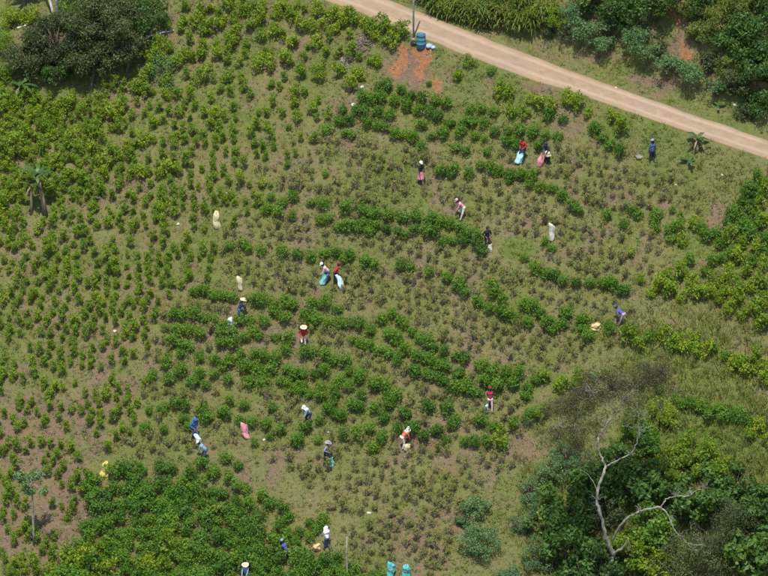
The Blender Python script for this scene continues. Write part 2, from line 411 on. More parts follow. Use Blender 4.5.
rf = math_n(nd, lk, 'MULTIPLY_ADD', math_n(nd, lk, 'SUBTRACT', n2, .5), 2.2, attr('red'))
rm = nd.new('ShaderNodeMapRange'); rm.interpolation_type = 'SMOOTHSTEP'; rm.inputs[1].default_value = .30; rm.inputs[2].default_value = .95; lk.new(rf, rm.inputs[0])
col = mix_c(nd, lk, gm.outputs[0], thatch.outputs[0], grn.outputs[0])
col = mix_c(nd, lk, sm.outputs[0], col, soil.outputs[0])
col = mix_c(nd, lk, rm.outputs[0], col, red.outputs[0])
p = nd.new('ShaderNodeBsdfPrincipled'); p.inputs['Roughness'].default_value = .95; p.inputs['Specular IOR Level'].default_value = .1
lk.new(col, p.inputs['Base Color'])
bp = nd.new('ShaderNodeBump'); bp.inputs['Strength'].default_value = 1.0; bp.inputs['Distance'].default_value = .16
lk.new(math_n(nd, lk, 'ADD', n2, math_n(nd, lk, 'MULTIPLY', n3, .5)), bp.inputs['Height']); lk.new(bp.outputs[0], p.inputs['Normal'])
o = nd.new('ShaderNodeOutputMaterial'); lk.new(p.outputs[0], o.inputs[0])
M['ground'] = m

m, nd, lk = new_mat('dirt_road')
geo = nd.new('ShaderNodeNewGeometry'); pos = geo.outputs['Position']; at = nd.new('ShaderNodeAttribute'); at.attribute_name = 'across'
n2 = noise_n(nd, lk, 2.2, 5, pos, .6); n3 = noise_n(nd, lk, 16, 4, pos, .7)
r1 = ramp(nd, [(.3, (.20, .142, .094)), (.55, (.275, .200, .135)), (.75, (.335, .252, .176))]); lk.new(math_n(nd, lk, 'MULTIPLY_ADD', n2, .6, math_n(nd, lk, 'MULTIPLY', n3, .4)), r1.inputs[0])
edge = nd.new('ShaderNodeMapRange'); edge.interpolation_type = 'SMOOTHSTEP'; edge.inputs[1].default_value = .74; edge.inputs[2].default_value = 1.05
lk.new(math_n(nd, lk, 'MULTIPLY_ADD', n2, .5, math_n(nd, lk, 'SUBTRACT', at.outputs['Fac'], .25)), edge.inputs[0])
n1 = noise_n(nd, lk, .55, 4, pos, .6)
tk = nd.new('ShaderNodeMapRange'); tk.interpolation_type = 'SMOOTHSTEP'; tk.inputs[1].default_value = .22; tk.inputs[2].default_value = .02
lk.new(math_n(nd, lk, 'ABSOLUTE', math_n(nd, lk, 'SUBTRACT', math_n(nd, lk, 'MULTIPLY_ADD', n1, .25, at.outputs['Fac']), .60)), tk.inputs[0])
colr = mix_c(nd, lk, math_n(nd, lk, 'MULTIPLY', tk.outputs[0], .55), r1.outputs[0], (.36, .275, .195))
dk = nd.new('ShaderNodeMapRange'); dk.inputs[1].default_value = .52; dk.inputs[2].default_value = .72; lk.new(n1, dk.inputs[0])
colr = mix_c(nd, lk, math_n(nd, lk, 'MULTIPLY', dk.outputs[0], .55), colr, (.20, .138, .088))
vo = nd.new('ShaderNodeTexVoronoi'); vo.inputs['Scale'].default_value = 5.5; lk.new(pos, vo.inputs['Vector'])
sp = nd.new('ShaderNodeMapRange'); sp.inputs[1].default_value = .16; sp.inputs[2].default_value = .10; lk.new(vo.outputs['Distance'], sp.inputs[0])
colr = mix_c(nd, lk, math_n(nd, lk, 'MULTIPLY', sp.outputs[0], .5), colr, (.20, .145, .10))
colr = mix_c(nd, lk, edge.outputs[0], colr, (.19, .125, .070))
p = nd.new('ShaderNodeBsdfPrincipled'); p.inputs['Roughness'].default_value = .95; p.inputs['Specular IOR Level'].default_value = .1; lk.new(colr, p.inputs['Base Color'])
bp = nd.new('ShaderNodeBump'); bp.inputs['Strength'].default_value = .5; bp.inputs['Distance'].default_value = .05; lk.new(n3, bp.inputs['Height']); lk.new(bp.outputs[0], p.inputs['Normal'])
o = nd.new('ShaderNodeOutputMaterial'); lk.new(p.outputs[0], o.inputs[0])
M['road'] = m

# ------------------------------------------------------------------ ground and road
V = np.stack([gx.ravel(), gy.ravel(), GZ.ravel()], 1)
s_, g_, r_ = cover(V[:, 0], V[:, 1], V[:, 2])
nx = len(GX); ny = len(GY)
ii = (np.arange(ny - 1)[:, None] * nx + np.arange(nx - 1)[None, :]).ravel()
ground = link('ground', mesh_np('ground', V, np.stack([ii, ii + 1, ii + nx + 1, ii + nx], 1), [M['ground']], vattr={'soil': s_, 'green': g_, 'red': r_}, smooth=True))
ground['kind'] = 'structure'

seg = []
for a, b in zip(ROAD[:-1], ROAD[1:]):
    n = max(2, int(np.linalg.norm(b - a) / .35)); seg.append(a + (b - a) * (np.arange(n) / n)[:, None])
RC = np.vstack(seg)
for _ in range(12): RC[1:-1] = RC[1:-1] * .5 + (RC[:-2] + RC[2:]) * .25
tg = np.gradient(RC[:, :2], axis=0); tg /= np.linalg.norm(tg, axis=1)[:, None]; nl = np.stack([-tg[:, 1], tg[:, 0]], 1)
acr = np.linspace(-1, 1, 15); al = np.arange(len(RC)) * .35
wl_ = hwf(RC[:, 0]) * (.95 + .34 * (fbm(al / 2.3, al * 0 + 3.3, 5) - .5)); wr_ = hwf(RC[:, 0]) * (.95 + .34 * (fbm(al / 2.1, al * 0 + 9.3, 6) - .5))
off = np.where(acr[None, :] < 0, acr[None, :] * wl_[:, None], acr[None, :] * wr_[:, None])
X = RC[:, 0][:, None] + nl[:, 0][:, None] * off; Y = RC[:, 1][:, None] + nl[:, 1][:, None] * off
Z = RC[:, 2][:, None] + .045 * (1 - acr[None, :] ** 6) - .015 - .03 * np.exp(-((np.abs(acr)[None, :] - .45) / .14) ** 2) + (fbm(X / .8, Y / .8, 77) - .5) * .02
Z[:, 0] -= .12; Z[:, -1] -= .12
n = len(RC); ii = (np.arange(n - 1)[:, None] * 15 + np.arange(14)[None, :]).ravel()
road = link('road', mesh_np('road', np.stack([X.ravel(), Y.ravel(), Z.ravel()], 1), np.stack([ii, ii + 15, ii + 16, ii + 1], 1), [M['road']], vattr={'across': np.broadcast_to(np.abs(acr), X.shape).ravel()}, smooth=True))
road['kind'] = 'structure'

# ------------------------------------------------------------------ people
LAND = []                                     # (u, v, phrase): things that other labels point at
COSP = math.cos(PITCH)

def capsule(g, p0, p1, r0, r1, seg=10):
    p0 = np.asarray(p0, float); p1 = np.asarray(p1, float)
    d = p1 - p0; L = np.linalg.norm(d)
    if L < 1e-5: d = np.array([0, 0, 1.0]); L = 1e-5; p1 = p0 + d * L
    d = d / max(L, 1e-9); pts = []; rad = []
    for t in (-.98, -.8, -.5): pts.append(p0 + d * r0 * t); rad.append(r0 * math.sqrt(1 - t * t))
    pts.append(p0); rad.append(r0); pts.append(p1); rad.append(r1)
    for t in (.5, .8, .98): pts.append(p1 + d * r1 * t); rad.append(r1 * math.sqrt(1 - t * t))
    pts = np.array(pts); n = len(pts)
    ref = np.array([0, 1.0, 0]) if abs(d[2]) > .7 else np.array([0, 0, 1.0])
    A = np.cross(d, ref); A /= np.linalg.norm(A); B = np.cross(d, A); an = np.arange(seg) * 2 * PI / seg
    V = (pts[:, None, :] + np.array(rad)[:, None, None] * (np.cos(an)[None, :, None] * A + np.sin(an)[None, :, None] * B)).reshape(-1, 3)
    i = np.arange(n - 1)[:, None] * seg; k = np.arange(seg)[None, :]; k2 = (k + 1) % seg
    Q = np.stack([i + k, i + k2, i + seg + k2, i + seg + k], -1).reshape(-1, 4)
    V = np.vstack([V, pts[0], pts[-1]]); kk = np.arange(seg); kk2 = (kk + 1) % seg; c0 = n * seg
    T = np.vstack([np.stack([kk * 0 + c0, kk2, kk], 1), np.stack([kk * 0 + c0 + 1, (n - 1) * seg + kk, (n - 1) * seg + kk2], 1)])
    g.add(V, Q, T)

PEOPLE = []
def person(u, v, label, phrase, head=0, bend=20, top='red', low='denim', hat='cap', hatc='white', arms='pick', stride=.12, size=1.0, skirt=False, lean=0):
    """head: facing, degrees counter-clockwise from straight uphill (away from the camera); 180 faces the camera"""
    b = gp(u, v); h = math.radians(head); ch, sh = math.cos(h), math.sin(h)
    def gz(lx, ly):
        return float(H(b[0] + lx * ch - ly * sh, b[1] + lx * sh + ly * ch) - b[2])
    caps = []                                 # p0, p1, r0, r1, zone
    S = size
    bd = math.radians(bend); ln = math.radians(lean)
    td = np.array([math.sin(ln) * .6, math.sin(bd), math.cos(bd)]); td /= np.linalg.norm(td)
    fwd = np.array([0, math.cos(bd), -math.sin(bd)])
    fl = [(-.115, stride), (.115, -stride)]
    fz = [gz(*f) for f in fl]
    hipz = min(fz) * .5 + max(fz) * .5 + .84 * S - .04 * abs(fz[0] - fz[1]) - .05 * math.sin(bd)
    hip = np.array([0, -.16 * math.sin(bd), hipz])
    feet = []
    for (fx, fy), z in zip(fl, fz):
        sx = math.copysign(1, fx)
        hp = hip + np.array([sx * .09, 0, 0]); ank = np.array([fx, fy, z + .085])
        kn = (hp + ank) / 2 + np.array([sx * .015, .0, 0])
        span = np.linalg.norm(hp - ank); leg = .80 * S
        if span < leg: kn = kn + np.array([0, math.sqrt(max(leg * leg - span * span, 0)) * .5, 0])
        caps += [(hp, kn, .088, .062, 'low'), (kn, ank + [0, 0, .05], .060, .042, 'low'), (ank, ank + [0, .03, -.03], .047, .045, 'shoe'),
                 (ank + [0, -.03, -.045], ank + [0, .13, -.05], .042, .036, 'shoe')]
    if skirt:
        for a in np.linspace(0, 2 * PI, 9)[:-1]:
            q = np.array([math.cos(a) * .17, math.sin(a) * .17 + .02, hipz - .42]); caps.append((hip + [math.cos(a) * .06, math.sin(a) * .05, 0], q, .09, .07, 'low'))
    caps += [(hip + [-.075, 0, .0], hip + [.075, 0, .0], .112, .112, 'low')]
    wst = hip + td * .20; chs = hip + td * .36; nk = hip + td * .50
    caps += [(wst - [.045, 0, 0], wst + [.045, 0, 0], .108, .108, 'top'), (hip + td * .08, wst, .118, .112, 'top'),
             (chs - [.085, 0, 0], chs + [.085, 0, 0], .112, .112, 'top'), (nk - [.14, 0, 0] - td * .05, nk + [.14, 0, 0] - td * .05, .068, .068, 'top'),
             (nk - td * .03, nk + td * .07, .052, .050, 'skin')]
    hd = td * .75 + np.array([0, math.sin(bd * .75) * .25, .45]) ; hd /= np.linalg.norm(hd)
    hc = nk + td * .06 + hd * .115
    hf = np.cross(np.array([1.0, 0, 0]), hd) * -1
    hf = np.array([0, hd[2], -hd[1]]); hf /= np.linalg.norm(hf)
    caps += [(hc - hd * .035, hc + hd * .035, .083, .092, 'skin'), (hc + hf * .03 - hd * .055, hc + hf * .035 - hd * .06, .055, .055, 'skin'),
             (hc + hf * .085 + hd * .008, hc + hf * .105 - hd * .02, .014, .018, 'skin'),
             (hc + [.09, 0, 0], hc + [.094, 0, 0] - hd * .02, .022, .018, 'skin'), (hc - [.09, 0, 0], hc - [.094, 0, 0] - hd * .02, .022, .018, 'skin')]
    small = []                                # eyes, mouth, fingers: joined after the skin is fused
    for s in (-1, 1): small.append((hc + hf * .083 + hd * .018 + [s * .034, 0, 0], hc + hf * .085 + hd * .018 + [s * .034, 0, 0], .011, .011, 'eye'))
    small.append((hc + hf * .083 - hd * .052 + [-.02, 0, 0], hc + hf * .083 - hd * .052 + [.02, 0, 0], .009, .009, 'lip'))
    for k, s in enumerate((-1, 1)):
        shd = nk + np.array([s * .165, 0, 0]) - td * .05
        if arms == 'pick': tgt = hip + td * .20 + fwd * .30 + np.array([s * (.16 if k else .10), .16, -.12 - .08 * k])
        elif arms == 'down': tgt = shd + np.array([s * .06, .05, -.53])
        elif arms == 'waist': tgt = hip + np.array([s * .15, .17, .10])
        else: tgt = hip + td * .1 + np.array([s * .12, .34, -.22])
        dv = tgt - shd; D = np.linalg.norm(dv); ua, fa = .27 * S, .25 * S
        if D > (ua + fa) * .985: tgt = shd + dv / D * (ua + fa) * .985; D = (ua + fa) * .985
        a0 = (ua * ua - fa * fa + D * D) / (2 * D); hh = math.sqrt(max(ua * ua - a0 * a0, 0)); dv = (tgt - shd) / D
        pole = np.array([s * .5, -.6, -.5]); pole = pole - dv * (pole @ dv); pole /= np.linalg.norm(pole)
        el = shd + dv * a0 + pole * hh
        fd = (tgt - el); fd /= np.linalg.norm(fd)
        caps += [(shd, el, .058, .046, 'top'), (el, tgt - fd * .03, .045, .034, 'top'), (tgt - fd * .02, tgt + fd * .02, .027, .028, 'skin'), (tgt + fd * .02, tgt + fd * .065, .034, .036, 'skin')]
        sd = np.cross(fd, [0, 0, 1.0]); sd = sd / (np.linalg.norm(sd) + 1e-6); dn = np.cross(sd, fd)
        for j, (o_, ln_) in enumerate(((-.027, .062), (-.009, .075), (.009, .070), (.027, .054))):
            r0 = tgt + fd * .085 + sd * o_; r1 = r0 + fd * ln_ * .55 + sd * o_ * .25; r2 = r1 + (fd * .55 - dn * .6) * ln_ * .6
            small += [(r0, r1, .0085, .008, 'skin'), (r1, r2, .008, .0065, 'skin')]
        t0 = tgt + fd * .035 - sd * s * .030; t1 = t0 + fd * .025 - sd * s * .03; t2 = t1 + fd * .03 - dn * .012
        small += [(t0, t1, .011, .0095, 'skin'), (t1, t2, .0095, .007, 'skin')]
    PEOPLE.append(dict(b=b, h=h, caps=caps, small=small, top=top, low=low, hat=hat, hatc=hatc, hc=hc, hd=hd, hf=hf, nk=nk, td=td, label=label, hip=hip))
    uu, vv = project(np.array([b + [0, 0, .8]])); LAND.append((uu[0], vv[0], phrase))
    return b

def build_people():
    tmp = []
    for P in PEOPLE:
        g = Geo()
        for c in P['caps']: capsule(g, *c[:4])
        me = g.build('person_body', M['skin'])
        o = link('tmp', me); md = o.modifiers.new('r', 'REMESH'); md.mode = 'VOXEL'; md.voxel_size = .016; md.use_smooth_shade = True
        sm = o.modifiers.new('s', 'SMOOTH'); sm.factor = .5; sm.iterations = 3
        tmp.append(o)
    dg = bpy.context.evaluated_depsgraph_get(); dg.update()
    done = []
    for o in tmp:
        e = o.evaluated_get(dg); me = e.to_mesh()
        V = np.empty(len(me.vertices) * 3, np.float32); me.vertices.foreach_get('co', V); V = V.reshape(-1, 3)
        L = np.empty(len(me.loops), np.int32); me.loops.foreach_get('vertex_index', L)
        tot = np.empty(len(me.polygons), np.int32); me.polygons.foreach_get('loop_total', tot)
        assert (tot == 4).all()
        done.append((V.copy(), L.reshape(-1, 4).copy())); e.to_mesh_clear()
    for o in tmp:
        d = o.data; bpy.data.objects.remove(o); bpy.data.meshes.remove(d)
    for P, (V, F) in zip(PEOPLE, done):
        mats = [M['c_' + P['top']], M['c_' + P['low']], M['skin'], M['shoe'], M['hair'], M['c_maroon']]
        zi = {'top': 0, 'low': 1, 'skin': 2, 'shoe': 3, 'eye': 4, 'lip': 5}
        ctr = V[F].mean(1); best = np.full(len(F), 1e9); idx = np.zeros(len(F), int)
        for p0, p1, r0, r1, z in P['caps']:
            p0 = np.asarray(p0, float); p1 = np.asarray(p1, float); d = p1 - p0; L2 = d @ d + 1e-9
            t = np.clip((ctr - p0) @ d / L2, 0, 1); q = np.linalg.norm(ctr - (p0 + t[:, None] * d), axis=1) - (r0 + (r1 - r0) * t)
            m_ = q < best; best = np.where(m_, q, best); idx = np.where(m_, zi[z], idx)
        g = Geo(); sz = []
        for c in P['small']:
            n0 = (sum(map(len, g.Q)), sum(map(len, g.T))); capsule(g, *c[:4], seg=6); sz.append(zi[c[4]])
        Vs = np.vstack(g.V); Qs = np.vstack(g.Q); Ts = np.vstack(g.T); k = len(V)
        mi = np.concatenate([idx, np.concatenate([np.full(len(q), s) for q, s in zip(g.Q, sz)]), np.concatenate([np.full(len(q), s) for q, s in zip(g.T, sz)])])
        root = link('person', mesh_np('person', np.vstack([V, Vs]), [F, Qs + k, Ts + k], mats, smooth=True, midx=mi), loc=P['b'], rot=(0, 0, P['h']))
        tag(root, P['label'], 'person', 'pickers working across the hillside')
        hc, hd, hf = P['hc'], P['hd'], P['hf']
        X = np.cross(hf, hd)
        Mx = Matrix(((X[0], hf[0], hd[0], hc[0]), (X[1], hf[1], hd[1], hc[1]), (X[2], hf[2], hd[2], hc[2]), (0, 0, 0, 1)))
        hm = P['hat']; hmat = M['straw'] if P['hatc'] == 'straw' else M['c_' + P['hatc']]
        if hm in ('cap', 'straw', 'none'):
            g = Geo()
            def back(V_):
                V_ = V_.copy(); V_[:, 1] -= .014; V_[:, 2] = np.where((V_[:, 1] > .03) & (V_[:, 2] < .05), .05 + (V_[:, 2] - .05) * .15, V_[:, 2]); return V_
            g.lathe([(.094, -.10), (.104, -.05), (.107, .01), (.10, .06), (.08, .10), (.045, .125), (.002, .132)], 14, M=Mx, fn=back)
            link('hair', g.build('hair', M['hair'], True), root)
        if hm == 'straw':
            g = Geo()
            def wob(V_):
                V_ = V_.copy(); r = np.hypot(V_[:, 0], V_[:, 1]); a = np.arctan2(V_[:, 1], V_[:, 0]); V_[:, 2] += np.where(r > .13, .025 * np.sin(2 * a + .6) * (r - .12) / .1, 0); return V_
            g.lathe([(.225, .045), (.222, .040), (.17, .050), (.118, .062), (.112, .10), (.104, .145), (.08, .168), (.03, .172), (.002, .17)], 18, M=Mx, fn=wob)
            link('straw_hat', g.build('straw_hat', hmat, True), root)
        elif hm == 'cap':
            g = Geo()
            g.lathe([(.113, .035), (.114, .06), (.108, .10), (.085, .135), (.04, .152), (.002, .155)], 14, M=Mx)
            vis = np.array([(math.cos(a) * .085, .075 + math.sin(a) * .11, .045 - .01 * math.sin(a)) for a in np.linspace(0, PI, 9)] + [(math.cos(a) * .1, .04, .052) for a in np.linspace(0, PI, 9)])
            vis = np.vstack([vis, vis - [0, 0, .008]])
            vis = vis @ np.array(Mx.to_3x3()).T + np.array(Mx.translation); kk = np.arange(8)
            g.add(vis, np.vstack([np.stack([kk, kk + 1, kk + 10, kk + 9], 1), np.stack([kk + 27, kk + 28, kk + 19, kk + 18], 1), np.stack([kk + 18, kk + 19, kk + 1, kk], 1)]))
            link('cap', g.build('cap', hmat, True), root)
        elif hm == 'hood':
            g = Geo()
            def drape(V_):
                V_ = V_.copy(); lo = V_[:, 2] < -.05
                V_[:, 1] -= .018; f_ = (V_[:, 1] > .055) & (V_[:, 2] < .055); V_[f_, 2] = .055 + (V_[f_, 2] - .055) * .1
                a = np.arctan2(V_[:, 1], V_[:, 0]); V_[lo] *= (1 + .06 * np.sin(5 * a[lo]))[:, None]; return V_
            g.lathe([(.175, -.25), (.15, -.19), (.118, -.12), (.112, -.05), (.117, .01), (.112, .06), (.09, .105), (.05, .135), (.002, .145)], 16, M=Mx, fn=drape)
            link('hood', g.build('hood', hmat, True), root)

person(523, 160, 'person in a red top and dark trousers dragging a light blue sack below the road', 'picker in the red top with light blue sack', head=140, bend=12, top='red', low='navy', hat='none', arms='waist')
person(547, 163, 'person in a dark top with a pale bag at the waist beside a pink sack', 'dark-topped picker beside the pink sack', head=150, bend=26, top='navy', low='black', hat='cap', hatc='navy', arms='pick')
person(652, 163, 'person in blue denim standing upright near the banana plant under the road', 'upright picker in blue denim', head=20, bend=3, top='denim', low='navy', hat='cap', hatc='paleblue', arms='down', stride=.06)
person(420.5, 184, 'person in a white cap and black top with a pink skirt', 'picker in white cap and pink skirt', head=200, bend=8, top='black', low='pink', hat='cap', hatc='white', arms='pick', skirt=True)
person(462, 219, 'person in a pink top and pale trousers bending among picked bushes', 'bending picker in the pink top', head=100, bend=42, top='rose', low='cream', hat='cap', hatc='rose', arms='pick')
person(487, 249, 'person all in black with a white sack at the end of the green row', 'black-clad picker with the white sack', head=200, bend=10, top='black', low='black', hat='none', arms='waist')
person(327, 283, 'person in a white hat and pink shirt holding a teal sack', 'white-hatted picker with the teal sack', head=100, bend=40, top='palerose', low='denim', hat='cap', hatc='white', arms='pick')
person(336, 284.5, 'person in a bright red shirt with a pale blue sack, back to back with another', 'picker in the bright red shirt', head=265, bend=25, top='red', low='black', hat='cap', hatc='maroon', arms='waist')
person(240, 321, 'person in a navy shirt and wide straw hat reaching into a dark bush', 'picker in navy shirt and straw hat', head=285, bend=28, top='navy', low='denim', hat='straw', hatc='straw', arms='pick')
person(303.5, 348, 'person in a red top, cream trousers and round straw hat facing the camera', 'straw-hatted picker in red and cream', head=185, bend=14, top='red', low='cream', hat='straw', hatc='straw', arms='waist')
person(490, 411, 'person in a maroon shirt and pale pink trousers by the path', 'picker in maroon shirt and pale trousers', head=5, bend=12, top='maroon', low='palerose', hat='cap', hatc='maroon', arms='pick')
person(308.5, 425, 'person in a white hood and grey shirt stooping over a yellow sack', 'hooded picker in the grey shirt', head=120, bend=40, top='paleblue', low='navy', hat='hood', hatc='white', arms='pick')
person(326.5, 464, 'person in a grey shirt, dark jeans and grey hat with a green-blue sack', 'picker in grey shirt and dark jeans', head=250, bend=14, top='grey', low='navy', hat='straw', hatc='grey', arms='waist')
person(403.5, 448.5, 'person in an orange shirt and white cap bending low to the left', 'bending picker in the orange shirt', head=300, bend=48, top='orange', low='cream', hat='hood', hatc='white', arms='pick')
person(194.5, 440, 'person in bright blue with a blue hood above the pale blue picker', 'picker in bright blue with hood', head=215, bend=12, top='blue', low='denim', hat='hood', hatc='blue', arms='waist')
person(204.5, 461, 'person in a pale blue shirt and white cap bent over a dark bush', 'bent picker in the pale blue shirt', head=80, bend=48, top='paleblue', low='denim', hat='cap', hatc='white', arms='pick')
person(327, 550, 'person in a white hooded shirt and blue jeans beside a tan sack', 'white-shirted picker in blue jeans', head=30, bend=10, top='white', low='denim', hat='hood', hatc='white', arms='pick')
person(286, 562, 'person in a blue shirt half hidden in the dense green bushes', 'half hidden picker in blue', head=60, bend=30, top='purple', low='navy', hat='cap', hatc='paleblue', arms='pick')
person(246, 585, 'person in a straw hat and blue shirt at the bottom edge, deep in bushes', 'straw-hatted picker at the bottom edge', head=170, bend=16, top='paleblue', low='navy', hat='straw', hatc='straw', arms='pick')
person(621.5, 325, 'person in purple bent double beside yellow-green bushes', 'picker in purple bent double', head=60, bend=62, top='purple', low='lilac', hat='cap', hatc='purple', arms='reach')
build_people()

# ------------------------------------------------------------------ sacks
def sack(u, v, h, r, mat, label, phrase=None, tilt=(0, 0), tied=True, rz=0, seed=0, flat=.8):
    rng = np.random.default_rng(seed + 500); b = gp(u, v)
    root = thing('sack', label, 'sack', b - np.array([0, 0, .03]), rz, 'woven sacks of the pickers')
    g = Geo()
    prof = [(.02, .0), (r * .85, .01), (r * 1.0, .08 * h), (r * 1.04, .28 * h), (r * .95, .5 * h), (r * 1.0, .68 * h), (r * .88, .84 * h), (r * .50, .91 * h)]
    if not tied: prof = [(.02, 0), (r * .8, .01), (r, .12 * h), (r * 1.06, .3 * h), (r * .98, .55 * h), (r * .9, .8 * h), (r * .86, .95 * h), (r * .80, .96 * h), (r * .78, .8 * h), (r * .3, .72 * h), (.01, .72 * h)]
    ph = rng.uniform(0, 6, 4)
    if tied: prof = [(.02, 0), (r * 1.0, .01), (r * 1.12, .12 * h), (r * 1.08, .3 * h), (r * .98, .52 * h), (r * 1.02, .74 * h), (r * .96, .9 * h), (r * .82, .985 * h), (r * .5, 1.0 * h), (r * .3, .93 * h), (.01, .9 * h)]
    def lump(V):
        a = np.arctan2(V[:, 1], V[:, 0]); z = V[:, 2] / h
        k = 1 + .15 * np.sin(2 * a + ph[0] + 3 * z) + .10 * np.sin(5 * a + ph[1] - 6 * z) + .09 * np.sin(11 * z + ph[2] + a)
        k = k + .10 * (vnoise(a * 2.2 + 9, z * 9 + ph[3], seed) - .5)
        V = V.copy(); V[:, 0] *= k; V[:, 1] *= k * flat
        V[:, 2] += .10 * h * np.sin(a + ph[0]) * np.clip(z - .5, 0, 1) * 2 + .025 * h * np.sin(4 * a + ph[2]) * np.clip(z - .75, 0, 1) * 3
        V[:, 0] += r * (.18 * np.sin(4.2 * z + ph[3]) - .18 * np.sin(ph[3])); V[:, 1] += r * .2 * (np.sin(3.6 * z + ph[1]) - np.sin(ph[1]))
        V[:, 0] += tilt[0] * V[:, 2]; V[:, 1] += tilt[1] * V[:, 2]
        return V
    def ruff(V):
        a = np.arctan2(V[:, 1], V[:, 0]); V = V.copy(); V[:, :2] *= (1 + .3 * np.sin(5 * a + ph[2]))[:, None]; V[:, 2] += .05 * h * np.sin(2 * a + ph[0]) * (V[:, 2] > .95 * h); return V
    zz = [p[1] for p in prof]; fine = []
    for (a0, b0), (a1, b1) in zip(prof[:-1], prof[1:]):
        for t in (0, .33, .66): fine.append((a0 + (a1 - a0) * t, b0 + (b1 - b0) * t))
    fine.append(prof[-1])
    g.lathe(fine, 22, fn=lump)
    link('bag_body', g.build('sack_body', M['s_' + mat], True), root)
    if tied:
        g = Geo(); q0 = np.array([tilt[0] * h * .7, tilt[1] * h * .7 - r * flat * .9, h * .66]); q0[0] += r * (.18 * math.sin(4.2 * .66 + ph[3]) - .18 * math.sin(ph[3]))
        g.tube([q0 + [-r * .8, .12 * r, .03], q0 + [-r * .3, -.12 * r, -.02], q0 + [r * .3, -.14 * r, .02], q0 + [r * .85, .1 * r, -.03]], .018, 6); link('tie_cord', g.build('sack_tie', M['twig'], True), root)
    uu, vv = project(np.array([b + [0, 0, h * .5]]))
    if phrase: LAND.append((uu[0], vv[0], phrase))
    return root

sack(518.5, 163, .78, .21, 'blue', 'light blue sack trailing from the picker in the red top', tilt=(.22, .1), tied=False, seed=1)
sack(540, 166, .92, .19, 'pink', 'long pink sack trailing from the dark-topped picker below the road', tilt=(.22, .1), tied=False, seed=2)
sack(490.5, 251.5, .55, .15, 'white', 'white sack beside the picker all in black', tilt=(-.1, .1), tied=False, seed=3)
sack(322.5, 284, .85, .20, 'teal', 'teal sack held by the picker in the white hat and pink shirt', tilt=(.22, .0), tied=False, seed=4)
sack(341.5, 289, .95, .17, 'pale', 'pale blue sack hanging from the picker in the bright red shirt', tilt=(-.22, .0), tied=False, seed=5)
sack(231, 324, .5, .16, 'pale', 'small grey-blue sack left of the picker in the navy shirt', seed=6)
sack(486, 412, .55, .15, 'pale', 'small grey-green sack left of the picker in maroon', tied=False, seed=7)
sack(304.5, 427, .42, .19, 'tan', 'orange-tan sack at the feet of the stooping hooded picker', tied=False, seed=8)
sack(330.5, 466, .62, .22, 'teal', 'green-blue sack in front of the picker in the grey shirt', tilt=(-.15, 0), tied=False, seed=9)
sack(408, 450.5, .50, .22, 'cream', 'cream sack under the bending picker in the orange shirt', tied=False, seed=10)
sack(199, 443, .62, .16, 'pale', 'pale teal sack right of the picker in bright blue', tilt=(-.3, 0), tied=False, seed=11)
sack(207, 466, .52, .15, 'teal', 'small green sack below the bent picker in pale blue', tilt=(-.1, 0), tied=False, seed=12)
sack(317.5, 550, .48, .25, 'tan', 'round tan sack left of the picker in the white shirt', phrase='round tan sack near the bottom', tied=False, seed=13)
sack(247, 438, 1.0, .20, 'pink', 'pink sack standing alone right of the bright blue picker', phrase='pink sack standing alone', tilt=(-.16, 0), seed=14)
sack(551, 240, 1.15, .19, 'white', 'tall white sack with a yellowish stripe standing among picked bushes', phrase='tall white sack standing alone', seed=15)
sack(217.5, 228, 1.1, .19, 'cream', 'tall cream sack standing at the edge of the light green field', phrase='tall cream sack standing alone', tilt=(-.05, 0), seed=16)
sack(240.5, 290, .95, .17, 'cream', 'pale yellow sack above the picker in the navy shirt', phrase='pale yellow sack above the navy picker', seed=17)
sack(104.5, 476, .95, .22, 'yellow', 'bright yellow sack at the top of the dense bush block', phrase='bright yellow sack', seed=18)
sack(596.5, 329.5, .42, .27, 'tan', 'pale orange sack lying between two dark bushes left of purple picker', phrase='pale orange sack between dark bushes', seed=19, tied=False)
sack(390, 577, .95, .22, 'aqua', 'left one of two turquoise sacks at the bottom edge', phrase='left turquoise sack', tilt=(.0, 0), seed=31)
sack(406, 578, .9, .22, 'aqua', 'right one of two turquoise sacks at the bottom edge', phrase='right turquoise sack', tilt=(-.05, 0), seed=32)
o = sack(547.5, 157, .34, .15, 'cream', 'small pale lime bag at the waist of the dark-topped picker', tied=True, seed=22); o.location = Vector(gp(547, 163)) + Vector((.06, -.26, .56))

# ------------------------------------------------------------------ roadside things
b = gp(421, 47)
M['barrel'] = plain_mat('blue_plastic_barrel', (.05, .13, .17), (.05, .20, .27), 5, .45, spec=.4)
t = thing('barrel', 'blue plastic barrel with two ribs standing at the road edge', 'barrel', b - np.array([0, 0, .05]))
g = Geo(); g.lathe([(.02, 0), (.37, .0), (.40, .04), (.41, .33), (.425, .345), (.425, .375), (.41, .39), (.41, .66), (.425, .675), (.425, .705), (.41, .72), (.40, 1.0), (.415, 1.01), (.415, 1.06), (.40, 1.07)], 24)
g.V = [v_ * [.74, .74, .88] for v_ in g.V]
link('barrel_body', g.build('barrel_body', M['barrel'], True), t)
g = Geo(); g.lathe([(.395, 1.045), (.37, 1.04), (.36, 1.01), (.002, 1.012)], 24); g.V = [v_ * [.74, .74, .88] for v_ in g.V]; link('lid', g.build('barrel_lid', plain_mat('barrel_lid_blue', (.02, .10, .16), (.03, .14, .20), 5, .5), True), t)
LAND.append((421, 40, 'blue barrel at the road'))
